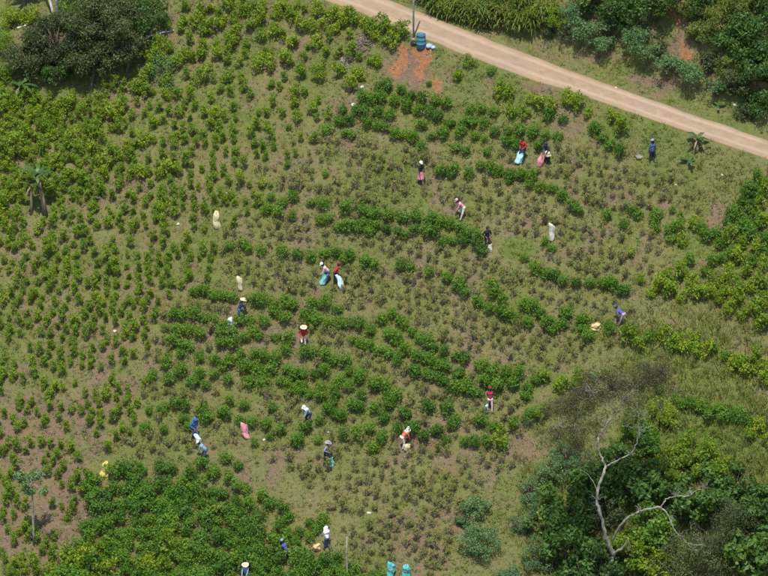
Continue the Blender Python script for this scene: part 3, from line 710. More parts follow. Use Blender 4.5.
def trash_bag(u, v, r, c1, c2, label, nm):
    b = gp(u, v); g = Geo(); ph = R.uniform(0, 6, 3)
    def lump(V):
        a = np.arctan2(V[:, 1], V[:, 0]); k = 1 + .14 * np.sin(3 * a + ph[0] + 4 * V[:, 2]) + .08 * np.sin(7 * a + ph[1]); V = V.copy(); V[:, :2] *= k[:, None]; return V
    pr = [(.02, 0), (.8, .02), (1.0, .3), (.98, .6), (.75, .95), (.35, 1.15), (.12, 1.22), (.2, 1.36), (.02, 1.3)]
    g.lathe([(x * r, z * r) for x, z in pr], 16, fn=lump)
    o = link('rubbish_bag', g.build('rubbish_bag', plain_mat(nm, c1, c2, 6, .35, .4), True), loc=b - np.array([0, 0, .03])); tag(o, label, 'bag')
trash_bag(414, 44, .20, (.012, .012, .014), (.03, .03, .034), 'black rubbish bag against the left side of the blue barrel', 'black_plastic_bag')
trash_bag(429, 47, .23, (.16, .24, .32), (.32, .42, .50), 'greyish blue plastic bag on the right of the blue barrel', 'grey_blue_plastic_bag')
trash_bag(433, 48, .17, (.20, .27, .33), (.40, .47, .52), 'small pale blue plastic bag right of the larger one by the barrel', 'pale_plastic_bag')
b = gp(413.5, 39.5)
t = thing('utility_pole', 'thin grey metal pole beside the blue barrel at the road edge', 'pole', b - np.array([0, 0, .3]))
g = Geo(); g.tube([(0, 0, 0), (0, 0, 3), (.01, 0, 7.2)], [.062, .058, .05], 10); link('shaft', g.build('pole_shaft', plain_mat('galvanised_pole', (.22, .23, .23), (.36, .37, .37), 5, .5, metallic=.3), True), t)
g = Geo(); g.lathe([(.10, .28), (.10, .36), (.062, .42)], 10); link('collar', g.build('pole_collar', plain_mat('pole_concrete', (.24, .22, .19), (.34, .31, .27), 9), True), t)

def blob_mesh(r, seed, mat, flat=.6, sub=2):
    import bmesh
    bm = bmesh.new(); bmesh.ops.create_icosphere(bm, subdivisions=sub, radius=1)
    rng = np.random.default_rng(seed); ax = rng.normal(size=(7, 3)); ax /= np.linalg.norm(ax, axis=1)[:, None]; of = rng.uniform(.55, .95, 7)
    for q in bm.verts:
        p = np.array(q.co)
        for a, o_ in zip(ax, of):
            d = p @ a
            if d > o_: p = p - a * (d - o_) * .9
        q.co = p * r * np.array([1, .85, flat])
    me = bpy.data.meshes.new('stone'); bm.to_mesh(me); bm.free(); me.materials.append(mat); return me
M['stone'] = plain_mat('field_stone', (.14, .12, .09), (.24, .21, .16), 5, .9, .4)
M['stone_pale'] = plain_mat('pale_stone', (.34, .32, .28), (.50, .48, .42), 5, .9, .3)
for i, (u, v, r, mt, lb) in enumerate([(639, 157, .28, 'stone', 'flat grey boulder left of the upright picker in denim'), (722, 175, .15, 'stone_pale', 'small white stone on the grass slope below the road bend'),
        (676, 185, .11, 'stone_pale', 'tiny white stone right of the upright picker'), (354, 105, .22, 'stone_pale', 'white stone among the dark bushes below the red slump'),
        (227, 193, .12, 'stone_pale', 'tiny white stone above the tall cream sack'), (178, 224, .14, 'stone_pale', 'small whitish stone left of the tall cream sack'),
        (328, 432, .11, 'stone_pale', 'tiny white stone above the picker in the grey shirt'), (264, 440, .15, 'stone_pale', 'pale stone right of the lone pink sack'),
        (115, 331, .16, 'stone_pale', 'pale stone on bare soil in the left field'), (369, 513, .16, 'stone_pale', 'pale stone on bare soil above the turquoise sacks'),
        (362, 87, .16, 'stone_pale', 'pale stone above the dark bushes left of the red slump'), (616, 88, .14, 'stone_pale', 'pale stone on the far verge of the dirt road'),
        (735, 105, .14, 'stone_pale', 'pale stone on the road bank near the right edge')]):
    o = link('stone', blob_mesh(r, i, M[mt]), loc=gp(u, v), rot=(0, 0, i)); tag(o, lb, 'stone', 'loose stones on the slope')

# heaps of cut dry brush in the upper field
def brush_heap(u, v, r, label, mat, n=90, seed=0):
    rng = np.random.default_rng(900 + seed); b = gp(u, v); g = Geo()
    for i in range(n):
        a = rng.uniform(0, 2 * PI); q = np.array([rng.normal() * r * .45, rng.normal() * r * .4, 0]); zz = r * .55 * math.exp(-(q @ q) / (r * r * .5)) * rng.random() + .03
        d = np.array([math.cos(a), math.sin(a) * .8, rng.normal() * .3]) * rng.uniform(.15, .45)
        q[2] = zz + (H(b[0] + q[0], b[1] + q[1]) - b[2])
        g.tube([q - d * .5, q + rng.normal(size=3) * .03, q + d * .5], [.014, .012, .006], 4, rng.random(), cap=False)
    k = n * 2; P = np.stack([rng.normal(size=k) * r * .5, rng.normal(size=k) * r * .45, np.zeros(k)], 1)
    P[:, 2] = H(b[0] + P[:, 0], b[1] + P[:, 1]) - b[2] + .04 + r * .35 * rng.random(k) * np.exp(-(P[:, 0] ** 2 + P[:, 1] ** 2) / (r * r * .5))
    g.leaves(P, np.stack([rng.normal(size=k) * .6, rng.normal(size=k) * .6 - .2, np.ones(k)], 1), .16, .07, rng)
    o = link('brush_heap', g.build('brush_heap', mat), loc=b); tag(o, label, 'brush heap', 'heaps of cut dry brush')
M['heap'] = leaf_mat('dry_cut_brush', [(0, (.11, .075, .055)), (.5, (.21, .15, .12)), (1, (.33, .26, .21))], trans=.05)
M['heap_pale'] = leaf_mat('bleached_brush', [(0, (.18, .16, .12)), (.5, (.32, .29, .23)), (1, (.48, .45, .38))], trans=.05)
brush_heap(362, 46, .75, 'pinkish grey heap of dry brush among yellow-green bushes below the road', M['heap'], 150, 1)
brush_heap(347, 61, .45, 'small pale heap of dry brush left of the pinkish one', M['heap_pale'], 60, 2)
# ------------------------------------------------------------------ trees and shrubs
def crown_geo(g, clumps, n, L, W, rng, up=.35, thick=.45, fold=.12):
    c = np.array([k[0] for k in clumps]); r = np.array([k[1] for k in clumps]); w = r ** 2 / (r ** 2).sum()
    i = rng.choice(len(c), n, p=w); d = rng.normal(size=(n, 3)); d /= np.linalg.norm(d, axis=1)[:, None]
    rad = r[i] * (1 - thick * rng.random(n) ** 1.6) * (1 + .18 * rng.normal(size=n))
    P = c[i] + d * rad[:, None] * np.array([1, 1, .9])
    N = d * .8 + rng.normal(size=(n, 3)) * .55; N[:, 2] += up
    g.leaves(P, N, L, W, rng, fold=fold)

def limb(g, a, b, r0, r1, rng, wob=.12, n=6, seg=6):
    a = np.asarray(a, float); b = np.asarray(b, float); t = np.linspace(0, 1, n)[:, None]; L = np.linalg.norm(b - a)
    p = a + (b - a) * t; w = rng.normal(size=(n, 3)) * wob * L / n; w[0] = 0; w[-1] = 0; p = p + np.cumsum(w, 0) * np.sin(PI * t) 
    p[:, 2] += np.sin(PI * t[:, 0]) * L * .08
    g.tube(p, np.linspace(r0, r1, n), seg)
    return p

def shrub(u, v, r, label, name='shrub', cat='shrub', mat='tree_deep', h=None, n=900, L=.14, W=.07, flat=.75, ncl=12, tr=.05, bark='bark', seed=0, group=None, thick=.45, stems=1, phrase=None, low=.2, cmin=.30, cmax=.52):
    """u, v: middle of the crown in the photograph, r: crown radius in metres"""
    rng = np.random.default_rng(seed + int(u * 7 + v * 13))
    c = r * flat; h = h or (c * 1.75); zc = h - c
    q = gp(u, v + zc * COSP / MPP)
    root = thing(name, label, cat, q - np.array([0, 0, .06]), rng.uniform(0, 6.28), group)
    cl = []
    for i in range(ncl):
        d = rng.normal(size=3); d /= np.linalg.norm(d); f = rng.uniform(.45, 1.0)
        cr = r * rng.uniform(cmin, cmax)
        p = np.array([d[0] * (r - cr * .6) * f * 1.15, d[1] * (r - cr * .6) * f * 1.15, zc + d[2] * c * f * .8]); p[2] = max(p[2], cr * .5 + low * .3)
        cl.append((p, cr))
    g = Geo()
    if stems == 1:
        top = np.array([rng.normal() * r * .15, rng.normal() * r * .15, max(zc * .75, h * .3)])
        limb(g, (0, 0, -.15), top, tr, tr * .65, rng, .2, 7, 8)
        for p, cr in cl: limb(g, top * rng.uniform(.6, 1), p, tr * .5, tr * .12, rng, .3, 5, 5)
    else:
        for k, (p, cr) in enumerate(cl): limb(g, (rng.normal() * r * .07, rng.normal() * r * .07, -.1), p, tr * .6, tr * .15, rng, .3, 5, 5)
    link('trunk' if stems == 1 else 'stems', g.build('stems', M[bark], True), root)
    g = Geo(); crown_geo(g, cl, n, L, W, rng, thick=thick)
    link('crown', g.build('crown', M[mat]), root)
    if phrase: LAND.append((u, v, phrase))
    return root

# the dark trees in the top left corner
for i, (u, v, r, h, n, mt, lb) in enumerate([
        (108, 16, 2.7, 5.6, 9000, 'tree_dark', 'largest dark grey-green tree in the top left corner'),
        (62, 34, 2.3, 4.2, 7000, 'tree_dark', 'dark spreading tree left of the largest one, above the banana plant'),
        (28, 58, 1.6, 2.6, 4200, 'tree_dark', 'low dark tree leaning out over the banana plant at the left edge'),
        (143, 12, 1.7, 3.4, 4600, 'tree_deep', 'dark green tree at the right end of the top left group, above the pale log'),
        (92, 56, 1.8, 3.4, 5000, 'tree_dark', 'low dark tree crown with deep shade under it, below the largest tree'),
        (58, 70, 1.3, 1.9, 3000, 'tree_deep', 'small dark tree just right of the upper left banana plant'),
        (126, 44, 1.5, 3.0, 3400, 'tree_dark', 'dark tree crown hanging over the shade at the lower right of the group'),
        (82, 10, 1.8, 3.4, 4500, 'tree_deep', 'dark green tree behind the white leaning trunk, left of the largest'),
        (38, 40, 1.3, 2.2, 2600, 'tree_dark', 'dark tree left of the spreading one, right of the short log')]):
    shrub(u, v, r, lb, 'tree', 'tree', mt, h=h, n=int(n * 1.25), L=.15, W=.085, flat=.70, ncl=38, tr=.13, cmin=.13, cmax=.33, bark='bark', seed=i, group='dark trees in the top left corner', phrase='dark trees in the top left corner' if i == 4 else None)
def bare_trunk(u, v, top, r, mat, label, crown=True, seed=0):
    rng = np.random.default_rng(seed + 40); q = gp(u, v)
    t = thing('tree', label, 'tree', q - np.array([0, 0, .1])); g = Geo()
    top = np.array(top, float); limb(g, (0, 0, 0), top, r, r * .7, rng, .06, 8, 10)
    cl = [(top + rng.normal(size=3) * [1.0, 1.0, .5] + [0, 0, .9], rng.uniform(.5, .9)) for _ in range(9)]
    for p, _ in cl: limb(g, top, p, r * .4, r * .1, rng, .2, 5, 5)
    link('trunk', g.build('trunk', M[mat], True), t)
    g = Geo(); crown_geo(g, cl, 2200, .2, .11, rng); link('crown', g.build('crown', M['tree_dark']), t)
bare_trunk(57, 22, (.05, .3, 5.6), .13, 'bark_pale', 'tree with a straight grey-brown trunk rising out of the top edge', seed=1)
bare_trunk(55, 20, (-1.5, 1.0, 5.2), .09, 'bark_white', 'tree with a thin white leaning trunk beside the grey trunk', seed=2)
def log(u0, v0, u1, v1, r, label, seed):
    rng = np.random.default_rng(seed + 77); a = gp(u0, v0); b = gp(u1, v1); n = 9
    pts = a + (b - a) * np.linspace(0, 1, n)[:, None]; pts[:, 2] += r * .7 + max(0, float((H(pts[:, 0], pts[:, 1]) - pts[:, 2]).max()) * .6); pts[1:-1] += rng.normal(size=(n - 2, 3)) * .03
    t = thing('fallen_log', label, 'log', a, 0, 'bleached logs by the dark trees'); g = Geo(); g.tube(pts - a, np.linspace(r, r * .6, n), 9); link('stem', g.build('log', M['bark_white'], True), t)
    g = Geo()
    for k in (3, 6):
        p = pts[k] - a; g.tube([p, p + [.05, -.05, .14], p + [.1, -.06, .26]], [r * .45, r * .35, r * .2], 6)
    link('branch_stub', g.build('log_stub', M['bark_white'], True), t)
log(137, 42, 174, 32, .085, 'bleached white log lying right of the dark trees', 1)
log(17, 29, 29, 25, .075, 'short bleached log lying left of the dark trees', 2)
shrub(160, 66, 1.15, 'blue-green feathery shrub among yellow-green bushes near the top left', mat='teal', n=1500, L=.13, W=.05, phrase='blue-green shrub near the top left', seed=3)
shrub(167, 83, .6, 'small dark blue-green shrub under the feathery one', mat='teal', n=600, L=.12, W=.06, seed=4)

def banana(u, v, label, hs=1.6, nl=8, ll=1.5, seed=0, lean=(0, 0), dry=2, stems=1, phrase=None, r=.10):
    rng = np.random.default_rng(seed + 60); q = gp(u, v)
    root = thing('banana_plant', label, 'banana plant', q - np.array([0, 0, .08]))
    for s in range(stems):
        o_ = np.array([s * .55 * (-1 if s % 2 else 1), .1 * s, 0]) * (1 if s else 0); hh = hs * (1 - .28 * s); rr = r * (1 - .2 * s)
        top = o_ + np.array([lean[0], lean[1], hh])
        g = Geo(); g.tube([o_, o_ + (top - o_) * .35 + [.01, 0, 0], o_ + (top - o_) * .7, top], [rr * 1.15, rr, rr * .85, rr * .5], 10)
        link('stem', g.build('banana_stem', M['pstem'], True), root)
        for k in range(nl + (dry if s == 0 else 0)):
            isdry = k >= nl; az = (k * 2.4 + rng.uniform(-.3, .3)) + s; L = ll * (1 - .2 * s) * rng.uniform(.75, 1.1); up = rng.uniform(.5, 1.15) if not isdry else -.4
            n = 8; t = np.linspace(0, 1, n); el = up - t * (1.5 if not isdry else 1.0); dx = np.cos(el); dz = np.sin(el)
            rr_ = np.concatenate([[0], np.cumsum((dx[1:] + dx[:-1]) / 2 * L / (n - 1))]); zz = np.concatenate([[0], np.cumsum((dz[1:] + dz[:-1]) / 2 * L / (n - 1))])
            w = .13 * L ** .5 * np.sin(PI * np.clip(.06 + t * .92, 0, 1)) ** .6 * (1 if not isdry else .5); w[0] = .02
            ca, sa = math.cos(az), math.sin(az); mid = np.stack([rr_ * ca, rr_ * sa, zz], 1) + top; side = np.array([-sa, ca, 0]); rag = 1 + .38 * rng.normal(size=(2, n)) * (t > .2)
            Vl = np.vstack([mid + side * (w * rag[0])[:, None] - [0, 0, .0] - np.outer(w * .35, [0, 0, 1]), mid, mid - side * (w * rag[1])[:, None] - np.outer(w * .35, [0, 0, 1])])
            Vl = np.vstack([Vl, Vl - [0, 0, .006]]); kk = np.arange(n - 1); Qs = []
            for off_ in (0, n): Qs.append(np.stack([kk + off_, kk + 1 + off_, kk + n + 1 + off_, kk + n + off_], 1))
            Qs += [q_[:, ::-1] + 3 * n for q_ in Qs[:2]]
            g = Geo(); g.add(Vl, np.vstack(Qs), None, rng.random()); link('leaf', g.build('banana_leaf', M['banana_dry' if isdry else 'banana'], True), root)
    if phrase: LAND.append((u, v - 14, phrase))
banana(46, 216, 'tall banana plant with a pale brown stem in the left field', hs=3.0, nl=8, ll=1.2, seed=1, lean=(-.45, .1), dry=3, phrase='tall banana plant', r=.15)
banana(31, 214, 'shorter banana plant beside the tall one in the left field', hs=2.1, nl=7, ll=1.05, seed=2, lean=(.1, 0), dry=2)
banana(21, 100, 'banana plant with blue-green leaves below the dark trees at the left edge', hs=1.1, nl=7, ll=1.2, seed=3, dry=1, phrase='banana plant under the dark trees')
banana(697, 151, 'banana plant with two wide arched leaves just below the road', hs=.9, nl=5, ll=.95, seed=4, dry=3, phrase='banana plant just below the road', r=.13)
banana(718, 108, 'small bright green banana plant on the bank above the road', hs=.3, nl=4, ll=.65, seed=5, dry=0, r=.07)
banana(688, 164, 'low banana shoots below the plant at the road edge', hs=.3, nl=6, ll=.75, seed=6, dry=1, r=.08)
banana(24, 6, 'leafy banana plant at the top edge left of the dark trees', hs=1.0, nl=8, ll=1.2, seed=7, dry=0)

def slender(u, v, h, cr, label, phrase, mat='teal', seed=0, n=900, L=.2, W=.09, n2=0):
    rng = np.random.default_rng(seed + 30); q = gp(u, v); t = thing('young_tree', label, 'tree', q - np.array([0, 0, .1])); g = Geo()
    top = np.array([rng.normal() * .1, rng.normal() * .1, h]); limb(g, (0, 0, 0), top, .075, .045, rng, .03, 8, 8)
    cl = [(top + rng.normal(size=3) * [cr * .6, cr * .6, cr * .25], cr * rng.uniform(.3, .5)) for _ in range(7)]
    cl += [(top + rng.normal(size=3) * [.2, .2, .1] - [0, 0, cr * 1.1], cr * .35) for _ in range(n2)]
    for p, _ in cl: limb(g, top * .93, p, .025, .008, rng, .2, 4, 5)
    link('trunk', g.build('trunk', M['bark_pale'], True), t); g = Geo(); crown_geo(g, cl, n, L, W, rng); link('crown', g.build('crown', M[mat]), t)
    LAND.append((u, v - 30, phrase))
slender(34, 545, 4.9, .85, 'young tree with a thin bare pale trunk and small blue-green crown on bare soil', 'thin-trunked young tree on bare soil', seed=1, n2=3)
q = gp(347, 586); t = thing('wooden_post', 'thin bare pale post standing at the bottom edge left of the turquoise sacks', 'post', q - np.array([0, 0, .2])); g = Geo()
g.tube([(0, 0, 0), (.02, .0, 1.2), (-.02, .02, 2.4), (.01, 0, 3.6)], [.06, .055, .05, .04], 8); link('shaft', g.build('post', M['bark_pale'], True), t); g = Geo()
g.tube([(.0, 0, 3.5), (.14, .04, 3.72), (.2, .05, 3.95)], [.025, .018, .008], 5); g.tube([(-.01, 0, 3.1), (-.12, -.03, 3.3)], [.02, .008], 5); link('twig', g.build('post_twig', M['bark_pale'], True), t)
LAND.append((347, 552, 'thin bare post at the bottom edge'))

# pale-barked tree at the bottom right, limbs spread in depth
q = gp(603, 592)
root = thing('pale_bark_tree', 'pale-barked tree with two crooked limbs and a thin feathery brown crown', 'tree', q - np.array([0, 0, .2]))
LAND.append((612, 545, 'pale-barked crooked tree'))
def lp(u, v, dy=0.0):
    d = rays([u], [v])[0]; t = (q[1] + dy - CP[1]) / d[1]; return CP + d * t - (q - np.array([0, 0, .2]))
def path(pts, r0, r1, seg=8, k=5):
    P = np.array([lp(*p) for p in pts]); n = len(P); t = np.arange(n); tf = np.linspace(0, n - 1, (n - 1) * k + 1)
    out = np.stack([np.interp(tf, t, P[:, j]) for j in range(3)], 1)
    for _ in range(4): out[1:-1] = out[1:-1] * .5 + (out[:-2] + out[2:]) * .25
    out[1:-1] += np.random.default_rng(int(pts[0][0])).normal(size=(len(out) - 2, 3)) * .022
    gg.tube(out, np.linspace(r0, r1, len(out)) * .72 * (1 + .10 * np.random.default_rng(int(pts[-1][0])).normal(size=len(out))), seg)
gg = Geo()
path([(603, 594), (607, 575), (613, 555), (615, 552)], .20, .16, 12)
path([(614, 556, 0), (606, 538, -.1), (602, 520, -.2), (597, 503, -.3), (597, 490, -.2), (603, 475, 0), (606, 466, .1)], .15, .10, 10)
path([(606, 468, .1), (602, 458, .3), (597, 447, .5), (598, 436, .9), (606, 425, 1.3), (616, 412, 1.6), (626, 400, 1.8), (634, 388, 2.2)], .085, .03, 8)
path([(606, 467, .1), (616, 461, -.2), (626, 456, -.5), (632, 454, -.7), (638, 440, -.8), (640, 420, -.6), (637, 402, -.2)], .075, .02, 8)
path([(598, 446, .5), (588, 440, .2), (575, 432, -.2), (560, 428, -.5)], .045, .012, 6)
path([(598, 437, .9), (585, 420, 1.0), (572, 408, 1.2)], .045, .012, 6)
path([(626, 400, 1.8), (612, 390, 2.2), (598, 380, 2.5)], .03, .01, 6)
path([(634, 388, 2.2), (650, 380, 2.2), (664, 374, 2.0)], .025, .01, 6)
path([(616, 412, 1.6), (604, 400, 1.2), (590, 392, .9)], .035, .01, 6)
path([(614, 553, 0), (622, 549, -.3), (626, 543, -.5)], .10, .06, 8)
path([(612, 541, .0), (618, 528, -.5), (628, 517, -.9), (640, 511, -1.3), (652, 508, -1.6), (661, 507, -1.8)], .10, .075, 9)
path([(661, 507, -1.8), (666, 499, -1.6), (675, 496, -1.5), (688, 497, -1.4), (696, 490, -1.3), (704, 488, -1.2)], .055, .018, 7)
path([(661, 507, -1.8), (668, 514, -2.0), (671, 522, -2.1), (674, 530, -2.2), (682, 537, -2.3), (688, 544, -2.4), (702, 545, -2.5)], .065, .02, 7)
path([(626, 543, -.5), (628, 537, -.6), (630, 545, -.7), (632, 552, -.7)], .05, .02, 6)
path([(688, 544, -2.4), (694, 550, -2.4), (699, 552, -2.4)], .025, .01, 5)
path([(597, 490, -.2), (590, 476, .2), (580, 468, .5)], .03, .01, 5)
trg = np.random.default_rng(9); allp = np.vstack([v_ for v_ in gg.V if len(v_) > 20])
tips = [(606, 425, 1.3), (616, 412, 1.6), (626, 400, 1.8), (634, 388, 2.2), (638, 430, -.8), (640, 415, -.6), (575, 432, -.2), (560, 428, -.5), (585, 420, 1.0), (572, 408, 1.2), (612, 390, 2.2), (598, 380, 2.5), (650, 380, 2.2), (664, 374, 2.0), (590, 392, .9),
        (704, 488, -1.2), (688, 497, -1.4), (702, 545, -2.5), (682, 537, -2.3), (632, 454, -.7), (597, 447, .5), (675, 496, -1.5), (671, 522, -2.1), (597, 500, -.3), (640, 511, -1.3), (580, 468, .5)]
for (tu, tv, td_) in tips:
    a_ = lp(tu, tv, td_)
    for _ in range(8 if tv < 440 else 5):
        d_ = trg.normal(size=3); d_[2] = abs(d_[2]) * .6 + .1; d_ *= trg.uniform(.35, .95) * (1.15 if tv < 440 else .55) / np.linalg.norm(d_); pts_ = limb(gg, a_, a_ + d_, .016, .005, trg, .5, 6, 4)
        for k_ in (2, 4):
            e_ = trg.normal(size=3) * .22; limb(gg, pts_[k_], pts_[k_] + e_, .007, .003, trg, .4, 4, 3)
link('trunk', gg.build('pale_trunk', M['bark_pale'], True), root)
rng = np.random.default_rng(5); cl = []
for (u, v, dy, r) in [(600, 384, 2.4, .9), (622, 376, 2.3, .9), (645, 374, 2.1, .8), (662, 372, 2.0, .55), (585, 392, 1.2, .9), (606, 400, 1.6, .8), (570, 408, 1.1, .8), (588, 415, 1.0, .7), (556, 418, .2, .7),
                      (560, 430, -.4, .7), (575, 428, -.2, .7), (545, 432, -.4, .45), (632, 392, 2.0, .8), (640, 408, -.4, .5), (585, 440, .3, .5), (570, 445, .2, .5), (652, 388, 1.9, .6)]:
    cl.append((lp(u, v, dy), r))
g = Geo(); cl = [(c_ + rng.normal(size=3) * [.65, .5, .4], r_ * rng.uniform(.55, 1.1)) for c_, r_ in cl for _ in range(6)]; crown_geo(g, cl, 34000, .09, .04, rng, thick=.95); link('crown', g.build('feathery_crown', M['brown']), root)

# thicket round the pale tree
T = [(556, 512, 1.5, 'tree_deep', .30, .15, 900, 'dark big-leaved shrub at the left edge of the thicket'), (588, 486, 1.4, 'tree_deep', .30, .15, 800, 'dark shrub behind the left limb of the pale tree'),
     (572, 545, 1.8, 'tree_deep', .30, .15, 1400, 'broad dark glossy shrub left of the pale trunk'), (605, 512, 1.2, 'tree_dark', .13, .07, 1500, 'grey-green fine-leaved shrub between the two pale limbs'),
     (640, 482, 1.6, 'tree_deep', .28, .14, 1200, 'dark shrub above the arching pale limb'), (632, 545, 1.4, 'light', .26, .14, 900, 'light green shrub right of the pale trunk fork'),
     (655, 528, 1.4, 'dark', .26, .14, 900, 'mid green shrub under the arching pale limb'), (668, 466, 1.2, 'yellow', .16, .09, 1200, 'yellow-green shrub above the arching limb, left of its pair'),
     (708, 462, 1.0, 'yellow', .16, .09, 1000, 'rightmost yellow-green shrub above the thicket'), (692, 450, 1.25, 'yellow', .16, .09, 1300, 'yellow-green shrub above the thicket, right of its pair'), (648, 442, .95, 'dark', .16, .09, 900, 'green shrub beside the upper limb of the pale tree'),
     (636, 424, .9, 'dark', .15, .08, 800, 'small green shrub behind the feathery crown'), (702, 494, 1.6, 'tree_deep', .30, .15, 1200, 'dark shrub right of the tip of the arching limb'),
     (722, 530, 1.8, 'tree_dark', .10, .05, 3200, 'dull brown-green fine-leaved shrub at the bottom right'), (742, 508, 1.3, 'tree_deep', .42, .22, 420, 'big-leaved dark plant left of the pale plume'),
     (690, 560, 1.8, 'tree_dark', .14, .07, 2200, 'dull grey-green shrub at the bottom edge right of the pale tree'), (752, 552, 1.5, 'tree_deep', .42, .22, 600, 'big-leaved dark plant in the bottom right corner'),
     (600, 566, 1.5, 'tree_deep', .26, .13, 1000, 'dark shrub at the foot of the pale tree'), (660, 572, 1.4, 'light', .24, .13, 800, 'light green shrub at the bottom edge right of the fork'),
     (540, 555, 1.1, 'teal', .12, .05, 1100, 'blue-green shrub at the lower left of the thicket'), (620, 460, 1.1, 'tree_deep', .22, .11, 800, 'dark shrub behind the fork of the upper limb'),
     (735, 478, 1.0, 'tree_deep', .2, .1, 800, 'dark shrub at the upper right of the thicket'), (728, 484, .55, 'yellow', .14, .07, 500, 'small yellow-green shrub left of the pale plume'),
     (566, 452, .9, 'teal', .10, .045, 900, 'soft blue-green shrub under the left side of the feathery crown'), (580, 462, .8, 'teal', .10, .045, 800, 'blue-green shrub left of the upper pale fork'), (545, 503, .9, 'teal', .10, .045, 900, 'soft blue-green shrub at the upper left of the thicket'), (522, 523, .7, 'teal', .10, .045, 700, 'low blue-green shrub in the grass left of the thicket'),
     (548, 470, 1.0, 'teal', .12, .05, 900, 'blue-green shrub on the grass left of the thicket'), (530, 490, .8, 'teal', .12, .05, 600, 'small blue-green shrub left of the thicket'),
     (660, 412, 1.0, 'light', .14, .07, 600, 'olive shrub right of the feathery crown'), (765, 505, 1.2, 'tree_deep', .22, .11, 900, 'dark shrub right of the pale plume at the right edge'),
     (612, 490, 1.0, 'tree_deep', .22, .11, 800, 'dark shrub directly behind the left pale limb'), (580, 570, 1.3, 'tree_deep', .26, .13, 1100, 'dark shrub at the bottom edge left of the pale trunk'), (675, 500, 1.1, 'tree_deep', .26, .13, 800, 'dark shrub just above the fork of the arching limb')]
for i, (u, v, r, mt, L, W, n, lb) in enumerate(T):
    shrub(u, v, r * 1.22, lb, mat=mt, n=int(n * 2.6), L=L, W=W, seed=20 + i, stems=3, tr=.06, ncl=26, cmin=.15, cmax=.32, group='shrubs of the thicket round the pale tree', flat=1.0)
for i, (u, v, r, lb, ph) in enumerate([(479, 541, 1.35, 'large round blue-green shrub on the grass at the bottom', 'large round blue-green shrub'), (476, 505, .95, 'round blue-green shrub above the larger one', None),
                                       (509, 578, 1.1, 'blue-green shrub cut by the bottom edge', None), (462, 520, .45, 'small olive shrub left of the blue-green pair', None)]):
    shrub(u, v, r, lb, mat='teal', n=int(3600 * r), L=.11, W=.055, seed=50 + i, stems=3, ncl=30, cmin=.18, cmax=.36, phrase=ph, flat=.85)
q_ = gp(749, 505); t = thing('dry_flower_stalk', 'pale tan plume on a thin stalk standing in grass near the right edge', 'flower stalk', q_); g = Geo()
g.tube([(0, 0, -.05), (.02, 0, .5), (0, 0, 1.0)], [.03, .026, .02], 6); link('stalk', g.build('stalk', M['straw'], True), t)
g = Geo(); rng = np.random.default_rng(3); crown_geo(g, [(np.array([0, 0, 1.15]), .2), (np.array([.03, 0, .95]), .15)], 160, .13, .06, rng); link('plume', g.build('plume', M['heap_pale']), t)
LAND.append((749, 490, 'pale plume near the right edge'))

# bank above the road
BK = [(580, 26, 1.15, 'teal', .15, .06, 'left cassava shrub on the bank above the road'), (600, 41, .95, 'teal', .15, .06, 'low cassava shrub in front of the left one on the bank'),
      (637, 33, 1.1, 'teal', .15, .06, 'cassava shrub in the middle of the bank, upper one'), (645, 49, 1.05, 'teal', .15, .06, 'cassava shrub in the middle of the bank, lower one'),
      (668, 62, 1.0, 'teal', .15, .06, 'cassava shrub right of the middle pair on the bank'), (688, 71, 1.05, 'teal', .15, .06, 'cassava shrub on the bank above the banana plant'),
      (572, 10, .9, 'teal', .15, .06, 'cassava shrub near the top edge, left of the others'), (610, 22, .8, 'teal', .15, .06, 'small cassava shrub behind the left group on the bank'),
      (566, 34, .7, 'tree_dark', .12, .06, 'dark low shrub at the left end of the cassava bank'), (549, 33, .55, 'tree_dark', .12, .06, 'small dark shrub on the bank by the road verge'),
      (655, 42, .8, 'tree_dark', .12, .06, 'greyish shrub between the cassava plants'), (622, 4, 1.9, 'tree_deep', .20, .10, 'dark bush overhanging the bare cutting at the top edge'),
      (655, 2, 1.9, 'tree_deep', .20, .10, 'dark bush at the top edge left of the red soil'), (700, 30, 1.1, 'cane', .26, .05, 'grassy bush right of the red soil on the bank'),
      (712, 18, 1.5, 'cane', .28, .05, 'tall grassy bush near the top right corner'), (724, 40, 1.1, 'tree_deep', .18, .09, 'dark shrub in the middle of the right bank'),
      (748, 38, 1.7, 'tree_deep', .24, .12, 'large dark shrub on the right bank'), (756, 68, 1.5, 'tree_deep', .24, .12, 'dark leafy shrub on the right bank above the bend'),
      (738, 80, 1.2, 'tree_dark', .2, .1, 'greyish leafy shrub low on the right bank'), (762, 12, 1.9, 'tree_deep', .22, .11, 'dark bush in the top right corner'),
      (735, 4, 1.4, 'cane', .28, .05, 'grassy bush at the top edge near the right corner'), (762, 100, 1.2, 'tree_deep', .18, .09, 'dark shrub at the right edge above the road'),
      (742, 112, .7, 'tree_dark', .14, .07, 'small dark shrub at the road bend'), (690, 8, 1.0, 'cane', .26, .05, 'grassy tuft hanging over the red soil'),
      (712, 62, .8, 'tree_dark', .16, .08, 'greyish shrub below the grassy bush'), (715, 84, .75, 'teal', .14, .06, 'small blue-green shrub right of the cassava plants'),
      (728, 66, .9, 'cane', .24, .05, 'grassy bush between dark shrubs on the right bank'), (781, 60, 1.6, 'tree_deep', .22, .11, 'dark shrub cut by the right edge above the road'),
      (700, -8, 1.7, 'tree_deep', .2, .1, 'dark tree top at the top edge right of the red soil'), (590, -6, 1.5, 'tree_deep', .18, .09, 'dark tree top at the top edge above the cassava')]
